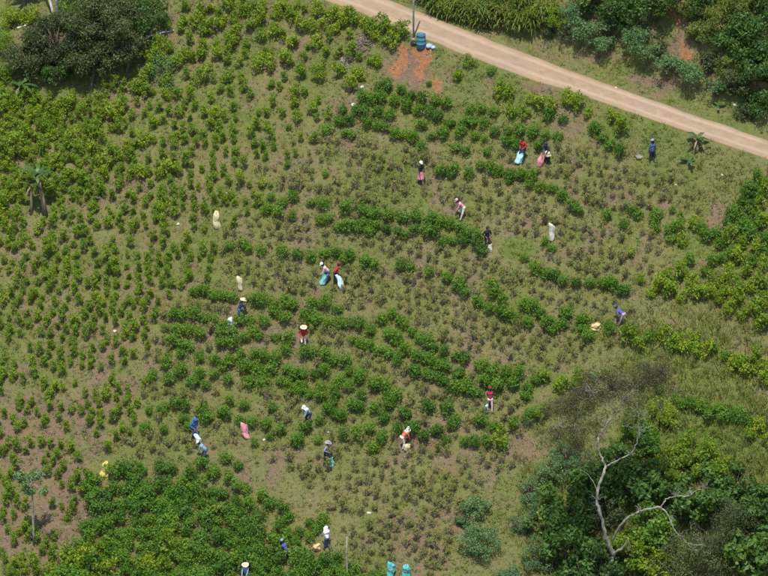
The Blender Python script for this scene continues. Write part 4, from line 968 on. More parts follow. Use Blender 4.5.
for i, (u, v, r, mt, L, W, lb) in enumerate(BK):
    shrub(u, v, r, lb, mat=mt, n=int(1900 * r ** 1.5 * (1 if L < .2 else .8)), L=L, W=W, seed=80 + i, stems=1 if mt == 'teal' else 3, ncl=20, cmin=.18, cmax=.40, flat=.55 if mt == 'teal' else .9, h=r * 1.9 if mt == 'teal' else None, group='shrubs on the bank above the road',
          phrase='cassava shrubs above the road' if i == 3 else None)
def cane_clump(u, v, h, label, seed=0, n=150, mat='cane', spread=.55):
    rng = np.random.default_rng(seed + 300); q = gp(u, v); t = thing('cane_clump', label, 'cane', q, 0, 'cane clumps beside the road'); g = Geo(); gs = Geo()
    for k in range(9):
        a = rng.uniform(0, 6.28); b0 = np.array([math.cos(a), math.sin(a), 0]) * rng.uniform(0, spread * .5); lean = rng.normal(size=2) * .15
        gs.tube([b0, b0 + [lean[0] * .4, lean[1] * .4, h * .4], b0 + [lean[0], lean[1], h * .8]], [.035, .03, .015], 5, cap=False)
    link('stalks', gs.build('cane_stalks', M['cane'], True), t)
    k = n; a = rng.uniform(0, 6.28, k); b0 = np.stack([np.cos(a), np.sin(a)], 1) * (rng.random(k) ** .6)[:, None] * spread; z0 = rng.uniform(.1, .75, k) * h; az = a + rng.normal(size=k) * .8
    L = rng.uniform(.35, .95, k); el = rng.uniform(.3, 1.35, k); w = rng.uniform(.018, .038, k); side = np.stack([-np.sin(az), np.cos(az), np.zeros(k)], 1)
    p = np.stack([b0[:, 0], b0[:, 1], z0], 1); rows = []
    for s in range(4):
        e = el - s * .75; wd = w * (1, 1, .8, .1)[s]; rows += [p + side * wd[:, None], p - side * wd[:, None]]; p = p + (np.stack([np.cos(az) * np.cos(e), np.sin(az) * np.cos(e), np.sin(e)], 1) * (L / 3)[:, None])
    V = np.stack(rows, 1).reshape(-1, 3); i0 = np.arange(k)[:, None] * 8; Q = np.concatenate([i0 + np.array([[0, 1, 3, 2]]) + 2 * s for s in range(3)])
    g.add(V, Q, None, np.tile(rng.random(k), 3)); link('leaves', g.build('cane_leaves', M[mat]), t)
for i, (u, v, h, lb) in enumerate([(440, 14, 1.7, 'cane clump at the far left of the row across the road'), (455, 18, 1.8, 'second cane clump from the left across the road'), (468, 22, 2.0, 'third cane clump from the left across the road'),
        (482, 28, 2.2, 'tall cane clump casting dark shade on the verge'), (500, 26, 2.1, 'cane clump left of the thin pale trunk'), (517, 30, 2.0, 'bright cane clump right of the thin pale trunk'),
        (532, 31, 2.0, 'rightmost cane clump before the cassava bank'), (470, 3, 2.0, 'cane clump behind the row at the top edge, left one'), (495, 8, 2.2, 'cane clump behind the row at the top edge, middle one'),
        (522, 12, 2.2, 'cane clump behind the row at the top edge, right one'), (545, 18, 1.6, 'small cane clump beside the cassava'), (428, 4, 1.5, 'cane clump at the top edge right of the pole')]):
    cane_clump(u, v, h, lb, i, 420, spread=.7)
bare_trunk(511, 14, (.5, .3, 4.2), .09, 'bark_pale', 'tree with a thin pale trunk rising from the canes at the top edge', seed=4)
for i, (u, v, r, mt, lb) in enumerate([(448, 6, 1.0, 'light', 'left leafy shrub among the canes across the road'), (490, 4, 1.3, 'dark', 'dark leafy shrub among the canes across the road'), (528, 6, 1.2, 'yellow', 'yellow-green shrub among the canes right of the thin trunk'),
        (556, 16, .9, 'light', 'leafy shrub between the canes and the cassava'), (472, 14, .7, 'yellow', 'small yellow-green shrub in front of the canes')]):
    shrub(u, v, r, lb, mat=mt, n=1500, L=.13, W=.06, seed=170 + i, stems=3, flat=1.1, ncl=20, cmin=.18, cmax=.36)
for i, (u, v, r, lb) in enumerate([(12, 18, 1.0, 'left yellow-green shrub in the top left corner'), (30, 14, .8, 'yellow-green shrub right of its neighbour in the top left corner'), (6, 42, 1.0, 'yellow-green shrub at the left edge under the short log'), (4, 70, .9, 'yellow-green shrub at the left edge above the banana plant')]):
    shrub(u, v, r, lb, mat='yellow' if i < 2 else 'light', n=1300, L=.13, W=.07, seed=150 + i, stems=3, flat=.9)
# ------------------------------------------------------------------ crop bushes (photo positions of the middle of each bush)
DARK = [(378,85),(388,86),(402,89),(412,94),(429,83,.6),(394,101),(362,97),(371,99),(380,98),(406,107),(343,108),(355,110),(363,111),(377,112),(390,116),(422,99),(435,100),(446,104),(418,110),(427,112),(438,116),
 (340,120),(348,121),(367,122),(377,124),(385,127),(420,124),(448,122),(444,132),(432,134),(395,134),(404,136),(413,138),(422,143),(327,130),(352,135,.8),(345,133,.7),(455,147),(441,171),(453,169),
 (470,110),(482,109),(494,111),(491,71,.7),(547,116),(562,119),(463,121),(471,120),(484,122),(461,133),(475,134),(495,131),(508,130),(520,130),(533,132),(546,134),(558,136),(507,140),(515,142),(538,146),
 (466,150),(486,152,.7),(485,139,.6),(595,132),(601,138),(609,145),(619,152),(480,165),(490,168),(499,170),(469,173,.8),(509,176),(520,175),(530,177),(529,183),(541,186),(551,188),(562,196),(578,210),(572,205),
 (607,214),(623,223),(638,213),(632,210),(653,220),(654,227),(545,241,.8),(551,248,.9),(524,258,.75),(509,180,.7),(535,269),(545,275),(554,277),(564,280),(577,282),(590,283),(602,284),(612,286),(624,291),(619,290),
 (657,214),(669,230),(678,227),(671,238),(707,236,1.1),(720,244,1.1),(735,213,1.7),(748,192,1.3),(743,223,1.3),(672,211,.6),(680,214,.6),
 (325,174,.6),(292,198),(284,200),(312,201),(323,204),(271,196,.8),(266,210),(278,214),(292,216,.9),(320,222,.85),(329,219,.8),(345,210),(364,213),(375,214),(339,225),(347,226),(358,227),(374,225),(370,232,.9),
 (231,245),(248,247),(261,250),(243,243),(282,252),(297,255),(311,255),(324,253),(336,251),(345,258),(350,256),(364,262),(374,263),(388,215),(403,217),(417,217),(431,218),(441,220),(450,224),(363,227),(384,228),
 (396,231),(404,234),(414,230),(425,231),(436,231),(452,239),(444,241),(463,241),(462,228),(470,235),(476,245),(483,253),(475,237),(401,266),(412,267),(429,272),(447,278),(460,287),(493,287),(440,173,.8),(451,174,.8),
 (469,174,.8),(497,173,.8),(458,286),(465,293),(479,302),(489,308),(502,311),(507,316),(515,317),(528,322),(494,292),(502,297),(524,304),(533,307),(540,313),(546,324),(551,328),(564,315),(562,325),(580,320),(583,332),
 (588,338),(434,346),(445,350),(455,356),(465,358),(434,362),(444,366),(457,373),(441,380),(455,386),(467,387),(481,365),(492,371),(506,371),(518,374),(485,382),(498,384),(512,383),(536,380),(528,387),
 (312,303),(325,305),(337,307),(292,306),(308,316),(315,319),(328,322),(340,323),(350,322),(359,325),(370,329),(382,319),(392,313),(400,321),(405,324),(412,330),(390,334),(397,340),(405,348),(420,338),(428,343),
 (352,338),(361,343),(370,347),(379,350),(388,353),(397,360),(418,356),(427,361),(413,368),(427,374),(439,366),(305,353),(313,353),(325,354),(333,360),(324,370),(344,362),(302,374),(294,372),(340,378),
 (349,370),(360,376),(373,382),(383,386),(321,385),(334,387),(349,385),(302,385),(194,290),(203,290),(214,294),(223,295),(232,297),(255,301),(262,300),(273,303),(288,305),(284,297),(275,310),(285,318),(305,315),
 (174,315),(183,316),(195,315),(204,316),(213,320),(223,324),(239,320),(250,319),(263,322),(165,327,.8),(176,327),(187,330),(200,335),(173,341),(181,342),(190,345),(222,343),(220,332),(231,332),(244,336),(233,343),
 (258,334),(253,329),(276,335),(288,338),(286,349),(181,352),(199,357),(166,364),(182,366),(169,379),(152,376),(214,360),(200,372),(214,372),(224,366),(230,360),(243,367),(241,355),(251,366),(256,353),(264,358),
 (276,360),(271,370),(260,369),(193,383),(205,384),(228,380),(250,382),(263,382),(281,380),(287,368),(296,374),(181,371),(199,373),(294,389),(163,406),(149,411,.7),(175,404),(185,405),(184,417),(204,411),(207,418),
 (222,411),(225,416),(240,419),(243,405,.8),(229,403,.8),(273,407),(253,422),(265,424),(145,427,.9),(163,430,.7),(188,426,.8),(280,430,.9),(270,436,.7),(296,440),(254,443,.7),(226,457),(238,464),(201,464),(214,474),(229,478),
 (288,383),(300,389),(309,393),(319,397),(336,393),(360,379),(375,386),(387,393),(362,395),(397,397,.9),(352,405),(360,408),(375,407),(389,404),(382,418),(404,413),(328,406),(341,416),(334,413),(319,419),(305,429),(298,441),
 (318,439,.8),(344,434),(357,433),(370,430),(373,447),(382,438),(426,406,1.25),(397,428),(415,426),(424,437),(434,427),(411,431),(314,374),(325,372),(415,373),(437,378),(442,380),(460,374),(453,388),(467,390),(476,392),
 (484,382),(496,385),(514,384),(504,375),(526,393),(447,411),(456,418),(479,422),(493,426,.9),(514,426),(529,410),(528,420),(438,432),(451,425),(446,440),(464,442),(475,442),(487,441),
 (237,484),(246,487),(237,501),(250,506),(263,496),(272,504),(282,508),(288,515),(258,515),(212,491),(222,495),(213,502),(240,515),(280,527),(201,517),(309,523),(299,534),(309,536),(317,527),(323,523),
 (140,467,.9),(159,468),(171,468),(190,476),(142,471,.8),(650,338,.9),(609,330,.9),(712,349,.9),(726,356,.9),(594,378,.8),(659,389,.9),(704,273,.8),(722,258,.9),(742,421,1.1),(709,411),(725,412),(765,240,1.1),
 (735,228,1.1),(760,192,1.1),(583,320,.9),(757,175,1.0),(684,401,1.1),(692,404,1.1),(701,407,1.1),(717,411,1.15),(733,416,1.15),(750,424,1.1),(738,414,1.1),(724,418,1.0),(676,398,.9),(710,414,1.1)]
LIGHT = [(305,8),(317,10),(327,12),(334,15),(345,17),(352,20),(364,23),(369,27),(383,27),(390,28),(402,31),(373,35),(383,41),(390,43),(349,35),(334,27),(313,25),(322,27),(302,25),(315,41),(325,51),(359,55),(352,51),(372,58),
 (378,62),(338,53),(322,64),(321,77),(342,71),(356,73),(362,75),(349,85),(304,58),(305,91),(302,73),(311,108),(328,113),(186,6),(212,6),(219,12),(194,21),(212,28),(242,12),(231,37),(247,44),(190,41),(216,45),(217,54),
 (227,60),(238,62),(251,25),(263,8),(276,13),(291,18),(273,31),(280,36),(293,41),(266,54),(270,64),(288,59),(257,65),(226,76),(241,78),(250,95),(220,88),(231,91),(234,106),(294,92),(294,102),(267,112),(282,113),(272,101),
 (193,58),(208,67),(156,55),(171,48),(147,75),(177,92),(146,92),(299,73),(262,35),(202,44),(127,12),(170,26),(180,28),(228,6),(253,4),(281,4),(297,6),(200,10),(202,30),(222,22),(232,18),(259,20),(184,55),(200,78),(185,75),(210,98)]
YELLOW = [(524,113),(510,112),(509,97),(496,94),(501,84),(468,63,.8),(457,77,.8),(540,104),(552,105),(530,99,.8),(568,102),(577,105),(588,110),(615,118),(624,128),(693,225,1.0),(681,242,1.0),(759,202,1.2),(763,217,1.2),(741,244,1.1),
 (762,182,1.2),(546,376),(559,382),(579,378),(499,443,1.2),(541,414),(562,385),(577,383),(659,283,1.4),(670,278,1.3),(683,271,1.2),(714,283,1.2),(725,289,1.2),(737,289,1.2),(748,286,1.2),(761,281,1.3),(755,309,1.5),(766,296,1.3),
 (694,292,1.2),(681,294,1.2),(704,294,1.2),(719,299,1.2),(735,301,1.2),(737,258,1.2),(763,263,1.4),(628,336,1.3),(665,338,1.2),(678,338,1.2),(691,340,1.2),(696,349,1.2),(683,348,1.2),(740,361,1.3),(750,363,1.3),(745,371,1.2),(761,371,1.2),
 (603,372),(759,427,1.2),(699,407,1.0),(631,252,.8),(605,283,.7),(642,280,.9),(217,511,1.0),(500,430,.8),
 (66,562,1.3),(76,554,1.3),(88,560,1.3),(100,553,1.2),(58,572,1.3),(80,572,1.3),(100,570,1.2),(140,566,1.3),(152,562,1.3),(165,570,1.3),(92,548,1.0)]
BLOCK = [(84, 480), (100, 472), (125, 468), (150, 480), (195, 482), (212, 492), (235, 512), (262, 522), (290, 536), (302, 548), (340, 556), (385, 582), (50, 582), (72, 545), (92, 515)]

def darts(poly, rfun, rng, avoid=(), tries=9000, jitter=None):
    us = [p[0] for p in poly]; vs = [p[1] for p in poly]; cell = 8.0; grid = {}
    def put(a, b, r): grid.setdefault((int(a // cell), int(b // cell)), []).append((a, b, r))
    for a, b, r in avoid: put(a, b, r)
    U = rng.uniform(min(us), max(us), tries); Vv = rng.uniform(min(vs), max(vs), tries); ins = in_poly(U, Vv, poly); out = []
    for a, b, k in zip(U, Vv, ins):
        if not k: continue
        r = rfun(a, b)
        if r is None: continue
        ok = True; ca, cb = int(a // cell), int(b // cell)
        for i in range(ca - 3, ca + 4):
            for j in range(cb - 3, cb + 4):
                for (x, y, q) in grid.get((i, j), ()):
                    dx = x - a; dy = (y - b) * 1.05
                    if dx * dx + dy * dy < (min(r, q) if q > 0 else r * -q) ** 2: ok = False; break
                if not ok: break
            if not ok: break
        if ok: put(a, b, r); out.append((a, b))
    return out
rng = np.random.default_rng(12)
dark_pts = [(d[0], d[1], d[2] if len(d) > 2 else 1.0) for d in DARK]
yel_pts = [(d[0], d[1], d[2] if len(d) > 2 else 1.0) for d in YELLOW]
av = [(a, b, 10) for a, b, s in dark_pts]
yav = [(a, b, 12) for a, b, s in yel_pts]
keep_off = [(u_, v_, 9) for u_, v_, _ in LAND if v_ > 100] + [(u_, v_ + 9, 8) for u_, v_, w_ in LAND if 'sack' in w_] + [(104, 485, 12), (318, 556, 11), (286, 566, 8), (40, 210, 10), (36, 200, 9)]
blk = darts(BLOCK, lambda a, b: 9.6, rng, [(a, b, 8.5) for a, b, s in dark_pts] + [(a, b, 8) for a, b, s in yel_pts] + keep_off, 9000)
for a, b in blk:
    (yel_pts if rng.random() < .07 and a < 235 else dark_pts).append((a, b, rng.uniform(.95, 1.42)))
dark_pts += [(a, b, s) for a, b, s in [(750, 208, 1.2), (742, 200, 1.1), (757, 225, 1.2), (728, 222, 1.1), (748, 235, 1.2), (716, 232, 1.0), (765, 250, 1.2), (700, 228, 1.0), (733, 252, 1.0), (690, 262, .9), (712, 262, 1.0), (752, 262, 1.1)]]
yel_pts += [(a, b, s) for a, b, s in [(766, 192, 1.2), (752, 216, 1.1), (728, 240, 1.1), (757, 246, 1.2), (745, 272, 1.2), (728, 276, 1.2), (710, 290, 1.2), (690, 283, 1.2), (672, 290, 1.2), (650, 290, 1.1), (743, 312, 1.3), (764, 322, 1.3), (730, 310, 1.1), (706, 352, 1.1), (672, 345, 1.2),
    (756, 352, 1.2), (732, 366, 1.2), (766, 380, 1.2), (752, 434, 1.2), (766, 442, 1.1), (640, 342, 1.0), (766, 306, 1.3)]]
dark_pts = [(a, b, s * .96 if a > 640 and b > 160 else s) for a, b, s in dark_pts]; yel_pts = [(a, b, s * .90 if a > 640 and b > 160 else s) for a, b, s in yel_pts]
# planting lines: follow the slope of the rows over the photograph
GU = np.arange(-60, 840, 1.0); GS = np.interp(GU, [-60, 120, 220, 330, 410, 530, 600, 840], [.30, .30, .16, .10, .40, .42, .26, .22]); GI = np.concatenate([[0], np.cumsum(GS)[:-1]])
def rows(poly, step, gap, drop, rng, avoid, jit):
    us = [q[0] for q in poly]; vs = [q[1] for q in poly]; out = []
    AV = np.array([(a, b) for a, b, r in avoid]); AR = np.array([r for a, b, r in avoid])
    for f in np.arange(min(vs) - 330, max(vs) + 20, step):
        u = min(us) + rng.uniform(0, gap)
        while u < max(us):
            v = f + np.interp(u, GU, GI) + rng.normal() * jit + 5 * math.sin(u / 37 + f / 50); uu = u + rng.normal() * jit * .8; u += gap * rng.uniform(.92, 1.08)
            if not in_poly(np.array([uu]), np.array([v]), poly)[0] or rng.random() < drop(uu, v): continue
            if ((AV[:, 0] - uu) ** 2 + (AV[:, 1] - v) ** 2 < AR ** 2).any(): continue
            out.append((uu, v))
    return out
def lr(a, b):
    if in_poly(np.array([a]), np.array([b]), [(0, 40), (30, 88), (80, 98), (128, 76), (150, 45), (172, 35), (178, 0), (0, 0)])[0]: return 1
    if b < 100: return .22 if a < 240 else .55
    if a < 135 and b < 245: return .03
    if a < 150 and b < 330: return .12
    if b < 230: return .16 + max(0, a - 190) * .004
    if b < 330: return .30
    return .42
LF = [(-8, 88), (80, 96), (130, 72), (176, 40), (182, -8), (312, -8), (330, 40), (325, 120), (300, 160), (265, 200), (232, 238), (226, 275), (190, 285), (165, 310), (155, 350), (148, 400), (128, 440), (95, 470), (85, 500), (66, 545), (50, 582), (-8, 582)]
yel_add = [(150, 58), (158, 48), (166, 78), (140, 82), (134, 88), (112, 148), (116, 156), (108, 160), (105, 166), (150, 88), (96, 128), (88, 130), (144, 140), (178, 62), (166, 92), (52, 246), (140, 172), (152, 122)]
lf = rows([(-8, 90), (80, 97), (130, 74), (150, 120), (140, 240), (-8, 250)], 8.2, 8.2, lambda a, b: .08 + .5 * float(sstep(80, 150, a)) + .5 * float(sstep(170, 245, b)), rng, [(a, b, 8) for a, b in LIGHT + yel_add] + keep_off, .9)
lf += rows(LF, 10.4, 10.2, lr, rng, [(a, b, 8) for a, b in lf] + [(a, b, 9) for a, b in LIGHT] + [(a, b, 9.5) for a, b, r in av] + [(a, b, 8) for a, b in yel_add] + [(a, b, 9) for a, b, s in yel_pts] + keep_off, .9)
light_pts = []
for a, b in LIGHT:
    (yel_pts if rng.random() < (.72 if b < 45 else .4) else light_pts).append((a, b, 1.08))
yel_pts += [(a, b, 1.05) for a, b in yel_add]
for a, b in lf:
    z_ = 1.0 + .10 * float((1 - sstep(90, 190, a)) * (1 - sstep(190, 270, b)))
    (yel_pts if b < 215 and a < 230 and rng.random() < .13 else light_pts).append((a, b, rng.uniform(.78, 1.2) * z_))
# picked bushes over the middle of the slope
PK = [(232, 175), (262, 150), (300, 140), (330, 138), (392, 145), (440, 160), (505, 150), (560, 145), (590, 152), (640, 165), (690, 185), (705, 215), (690, 232), (655, 255), (640, 300), (612, 350), (575, 368), (530, 372),
      (520, 460), (470, 500), (440, 575), (350, 575), (330, 500), (290, 470), (240, 448), (165, 455), (120, 455), (130, 400), (160, 310), (232, 280), (215, 235)]
def pr(a, b):
    if in_poly(np.array([a]), np.array([b]), [(497, 236), (546, 238), (538, 262), (500, 268)])[0]: return 1
    return .08 if b < 400 else .2
pk = rows(PK, 10.2, 9.4, pr, rng, [(a, b, 9.5) for a, b, r in av] + yav + [(a, b, 8.5) for a, b, s in light_pts] + keep_off, .9)
pick_pts = [(a, b, rng.uniform(.7, 1.2)) for a, b in pk]

def bush_mesh(kind, seed):
    rng = np.random.default_rng(seed); g = Geo()
    if kind == 'dark':
        w, h, n = .52, .88, 430; cl = []
        for i in range(9):
            a = i * 2.4 + rng.uniform(-.4, .4); f = math.sqrt(rng.random()) * .30; z = rng.uniform(.28, .68); cl.append((np.array([math.cos(a) * f, math.sin(a) * f, z]), rng.uniform(.15, .25)))
        cl.append((np.array([0, 0, .45]), .3))
        crown_geo(g, cl, n, .115, .062, rng, up=.45, thick=.5)
        for p, r in cl[:7]: limb(g, (rng.normal() * .03, rng.normal() * .03, -.06), p, .012, .004, rng, .2, 4, 4)
    elif kind == 'light':
        n = 300; cl = []
        for i in range(7):
            a = i * 2.4 + rng.uniform(-.4, .4); f = rng.uniform(.03, .16); z = rng.uniform(.2, .78); cl.append((np.array([math.cos(a) * f, math.sin(a) * f, z]), rng.uniform(.11, .18)))
        crown_geo(g, cl, n, .115, .055, rng, up=.3, thick=.6)
        for p, r in cl: limb(g, (rng.normal() * .03, rng.normal() * .03, -.06), p + [0, 0, r * .6], .011, .004, rng, .2, 4, 4)
    elif kind == 'yellow':
        n = 360; cl = []
        for i in range(9):
            a = i * 2.4 + rng.uniform(-.4, .4); f = math.sqrt(rng.random()) * .27; z = rng.uniform(.25, .80); cl.append((np.array([math.cos(a) * f, math.sin(a) * f, z]), rng.uniform(.14, .22)))
        crown_geo(g, cl, n, .12, .062, rng, up=.45, thick=.5)
        for p, r in cl[:7]: limb(g, (rng.normal() * .03, rng.normal() * .03, -.06), p, .012, .004, rng, .2, 4, 4)
    else:
        cl = []
        for i in range(14):
            a = rng.uniform(0, 6.28); e = rng.uniform(.04, .24); z = rng.uniform(.36, .66); p = np.array([math.cos(a) * e, math.sin(a) * e, z])
            limb(g, (rng.normal() * .04, rng.normal() * .04, -.05), p, .012, .005, rng, .25, 4, 3); cl.append((p - [0, 0, .08], rng.uniform(.07, .13)))
        crown_geo(g, cl, 170, .105, .042, rng, up=.2, thick=.9)
    me = g.build(kind + '_bush', [M[kind], M['twig']])
    mi = np.zeros(len(me.polygons), np.int32); tot = np.empty(len(me.polygons), np.int32); me.polygons.foreach_get('loop_total', tot)
    nleaf = {'dark': 430, 'light': 300, 'yellow': 360, 'picked': 170}[kind]; nq = sum(map(len, g.Q))
    lead = len(g.Q[0]) == nleaf
    if lead: mi[nleaf:] = 1
    else: mi[:nq - nleaf] = 1; mi[nq:] = 1
    me.polygons.foreach_set('material_index', mi)
    V = np.vstack(g.V)
    return me, V, np.vstack(g.Q), np.concatenate(g.qa), mi[:nq]

ORD = ['', 'second ', 'third ', 'fourth ', 'fifth ', 'sixth ', 'seventh ', 'eighth ', 'ninth ', 'tenth ', 'eleventh ', 'twelfth ', 'thirteenth ', 'fourteenth ', 'fifteenth ', 'sixteenth ', 'seventeenth ', 'eighteenth ', 'nineteenth ', 'twentieth ']
TENS = ['', '', 'twenty', 'thirty', 'forty', 'fifty', 'sixty', 'seventy', 'eighty', 'ninety']
TENTH = ['', '', 'twentieth ', 'thirtieth ', 'fortieth ', 'fiftieth ', 'sixtieth ', 'seventieth ', 'eightieth ', 'ninetieth ']
def ordinal(i):
    n = i + 1
    if n > 99: return 'hundred-and-' + (ORD[n - 101] if n > 101 else 'first ')
    if n <= 20: return ORD[i]
    return TENTH[n // 10] if n % 10 == 0 else TENS[n // 10] + '-' + ('first ' if n % 10 == 1 else ORD[n % 10 - 1])

def plant(kind, name, adj, pts, lift, group, scale0=1.0, stuff_label=None, nvar=11):
    var = [bush_mesh(kind, 1000 + 17 * i + len(kind)) for i in range(nvar)]
    rng = np.random.default_rng(len(pts)); pts = [p for p in pts if -30 < p[0] < 800 and -25 < p[1] < 600]
    u = np.array([p[0] for p in pts]) ; v = np.array([p[1] for p in pts]); sc = np.array([p[2] for p in pts])
    B = ground_px(u, v + lift * sc); sz = sc * scale0 * rng.uniform(.84, 1.18, len(sc)); sh = rng.uniform(.82, 1.2, len(sc)); rz = rng.uniform(0, 6.28, len(sc)); vi = rng.integers(0, nvar, len(sc))
    LU = np.array([[l[0], l[1]] for l in LAND]); buckets = {}
    for i in range(len(u)):
        d2 = (LU[:, 0] - u[i]) ** 2 + (LU[:, 1] - v[i]) ** 2; k = int(np.argmin(d2)); dx, dy = u[i] - LU[k, 0], v[i] - LU[k, 1]
        dr = ['right of', 'lower right of', 'below', 'lower left of', 'left of', 'upper left of', 'above', 'upper right of'][int(round(math.atan2(dy, dx) / (PI / 4))) % 8]; buckets.setdefault((k, dr), []).append((d2[k], i))
    lab = {}
    for (k, dr), L in buckets.items():
        for r_, (_, i) in enumerate(sorted(L)): lab[i] = '%sclosest %s bush %s the %s' % (ordinal(r_), adj, dr, LAND[k][2])
    inside = (u > -4) & (u < 772) & (v > -4) & (v < 578)
    order = np.argsort(-(sc * inside)); solo = set(order[:300].tolist()) if len(sc) > 310 else set(range(len(sc)))
    VV = []; QQ = []; AA = []; MI = []; n = 0
    for i in range(len(sc)):
        me, V, Q, A, mi = var[vi[i]]
        if i in solo:
            o = bpy.data.objects.new(name, me); C.objects.link(o); o.location = B[i]; o.rotation_euler = (rng.normal() * .09, rng.normal() * .09, rz[i]); o.scale = (sz[i], sz[i], sz[i] * sh[i])
            o['label'] = lab[i]; o['category'] = 'bush'; o['group'] = group
        else:
            c, s = math.cos(rz[i]), math.sin(rz[i]); W = V * np.array([sz[i], sz[i], sz[i] * sh[i]])
            W = np.stack([W[:, 0] * c - W[:, 1] * s, W[:, 0] * s + W[:, 1] * c, W[:, 2]], 1) + B[i]
            VV.append(W); QQ.append(Q + n); AA.append(np.clip(A + rng.uniform(-.17, .17), 0, 1)); MI.append(mi); n += len(W)
    if VV:
        o = link(name + '_cover', mesh_np(name + '_cover', np.vstack(VV), np.vstack(QQ), [M[kind], M['twig']], fattr={'rnd': np.concatenate(AA)}, midx=np.concatenate(MI)))
        o['kind'] = 'stuff'; o['label'] = stuff_label; o['category'] = 'bushes'
    print(kind, len(sc), 'solo', len(solo))
plant('dark', 'dark_green_bush', 'dark green', dark_pts, 6.5, 'dark green crop bushes in rows', 1.10, 'remaining dark green crop bushes in the rows and the dense block')
plant('light', 'light_green_bush', 'light green', light_pts, 6.0, 'light green crop bushes of the left field', 1.04, 'remaining light green crop bushes of the left field')
plant('yellow', 'yellow_green_bush', 'yellow-green', yel_pts, 7, 'yellow-green bushes', 1.2)
plant('picked', 'picked_bush', 'picked', pick_pts, 4, 'picked bushes with few leaves', 1.1, 'remaining picked bushes with few leaves across the slope')

# ------------------------------------------------------------------ grass
m, nd, lk = new_mat('grass_blades')
a1 = nd.new('ShaderNodeAttribute'); a1.attribute_name = 'rnd'; a2 = nd.new('ShaderNodeAttribute'); a2.attribute_name = 'lush'
dry = ramp(nd, [(0, (.155, .138, .05)), (.5, (.26, .222, .094)), (1, (.38, .318, .17))]); lk.new(a1.outputs['Fac'], dry.inputs[0])
gr = ramp(nd, [(0, (.10, .145, .026)), (.5, (.17, .215, .044)), (1, (.25, .275, .07))]); lk.new(a1.outputs['Fac'], gr.inputs[0])
cc = mix_c(nd, lk, a2.outputs['Fac'], dry.outputs[0], gr.outputs[0])
p = nd.new('ShaderNodeBsdfPrincipled'); p.inputs['Roughness'].default_value = .7; p.inputs['Specular IOR Level'].default_value = .15; lk.new(cc, p.inputs['Base Color'])
tl = nd.new('ShaderNodeBsdfTranslucent'); lk.new(cc, tl.inputs['Color']); mx = nd.new('ShaderNodeMixShader'); mx.inputs[0].default_value = .25
lk.new(p.outputs[0], mx.inputs[1]); lk.new(tl.outputs[0], mx.inputs[2]); o = nd.new('ShaderNodeOutputMaterial'); lk.new(mx.outputs[0], o.inputs[0])
M['grass'] = m

def grass(name, label, n, hfun, nb, seed, keep, width=.022):
    rng = np.random.default_rng(seed); u = rng.uniform(-45, 815, n); v = rng.uniform(-35, 612, n)
    k = keep(u, v, rng); u = u[k]; v = v[k]
    P = np.vstack([ground_px(u[i:i + 6000], v[i:i + 6000]) for i in range(0, len(u), 6000)])
    sd, _ = road_dist(P[:, 0], P[:, 1]); so, gr_, re = cover(P[:, 0], P[:, 1], P[:, 2])
    ok = (np.abs(sd) > hwf(P[:, 0]) - .12 + .25 * (vnoise(P[:, 0] * 1.3, P[:, 1] * 1.3, 3) - .3)) & (re < .5) & (rng.random(len(sd)) > np.clip(so - .28, 0, .62) * 1.3)
    P = P[ok]; u = u[ok]; v = v[ok]; gr_ = gr_[ok]; n = len(P)
    lush = np.clip((gr_ - .15) * 1.5 + rng.normal(size=n) * .28 + (.3 if name == 'tall_grass' else 0), 0, 1); br = rng.random(n); h = hfun(u, v) * rng.uniform(.6, 1.4, n)
    idx = np.repeat(np.arange(n), nb); m_ = len(idx); az = rng.uniform(0, 2 * PI, m_); sp = rng.uniform(.0, .09, m_) * (.5 + 2 * h[idx]); lean = rng.uniform(.15, .75, m_) * h[idx]
    hh = h[idx] * rng.uniform(.55, 1.1, m_); b0 = P[idx] + np.stack([np.cos(az) * sp, np.sin(az) * sp, np.full(m_, -.03)], 1); w = width * rng.uniform(.7, 1.3, m_) * (.6 + 1.0 * h[idx])
    fa = rng.uniform(0, 2 * PI, m_); sd_ = np.stack([np.cos(fa), np.sin(fa), np.zeros(m_)], 1) * w[:, None]
    tip = b0 + np.stack([np.cos(az) * lean, np.sin(az) * lean, hh], 1); V = np.stack([b0 + sd_, b0 - sd_, tip], 1).reshape(-1, 3)
    o = link(name, mesh_np(name, V, np.arange(m_ * 3).reshape(-1, 3), [M['grass']], fattr={'rnd': np.clip(br[idx] * .75 + rng.random(m_) * .3, 0, 1), 'lush': np.clip(lush[idx] + rng.normal(size=m_) * .08, 0, 1)}))
    o['kind'] = 'stuff'; o['label'] = label; o['category'] = 'grass'
def tallzone(u, v):
    z = np.maximum(sstep(590, 640, u) * sstep(285, 330, v), sstep(500, 545, u) * sstep(425, 470, v))
    z = np.maximum(z, .55 * np.exp(-((u - 720) / 70) ** 2 - ((v - 180) / 30) ** 2))
    return z
grass('short_grass', 'short dry and green grass over the hillside', 62000, lambda u, v: .17 + .05 * (fbm(u / 40, v / 40, 5)), 6, 1, lambda u, v, r: np.ones(len(u), bool))
grass('tall_grass', 'tall olive grass on the right side and along the road bank', 30000, lambda u, v: .36 + .30 * tallzone(u, v), 7, 2, lambda u, v, r: r.random(len(u)) < np.maximum(tallzone(u, v), np.where(v < 120 - (768 - u) * .25, .5, .04)), .024)

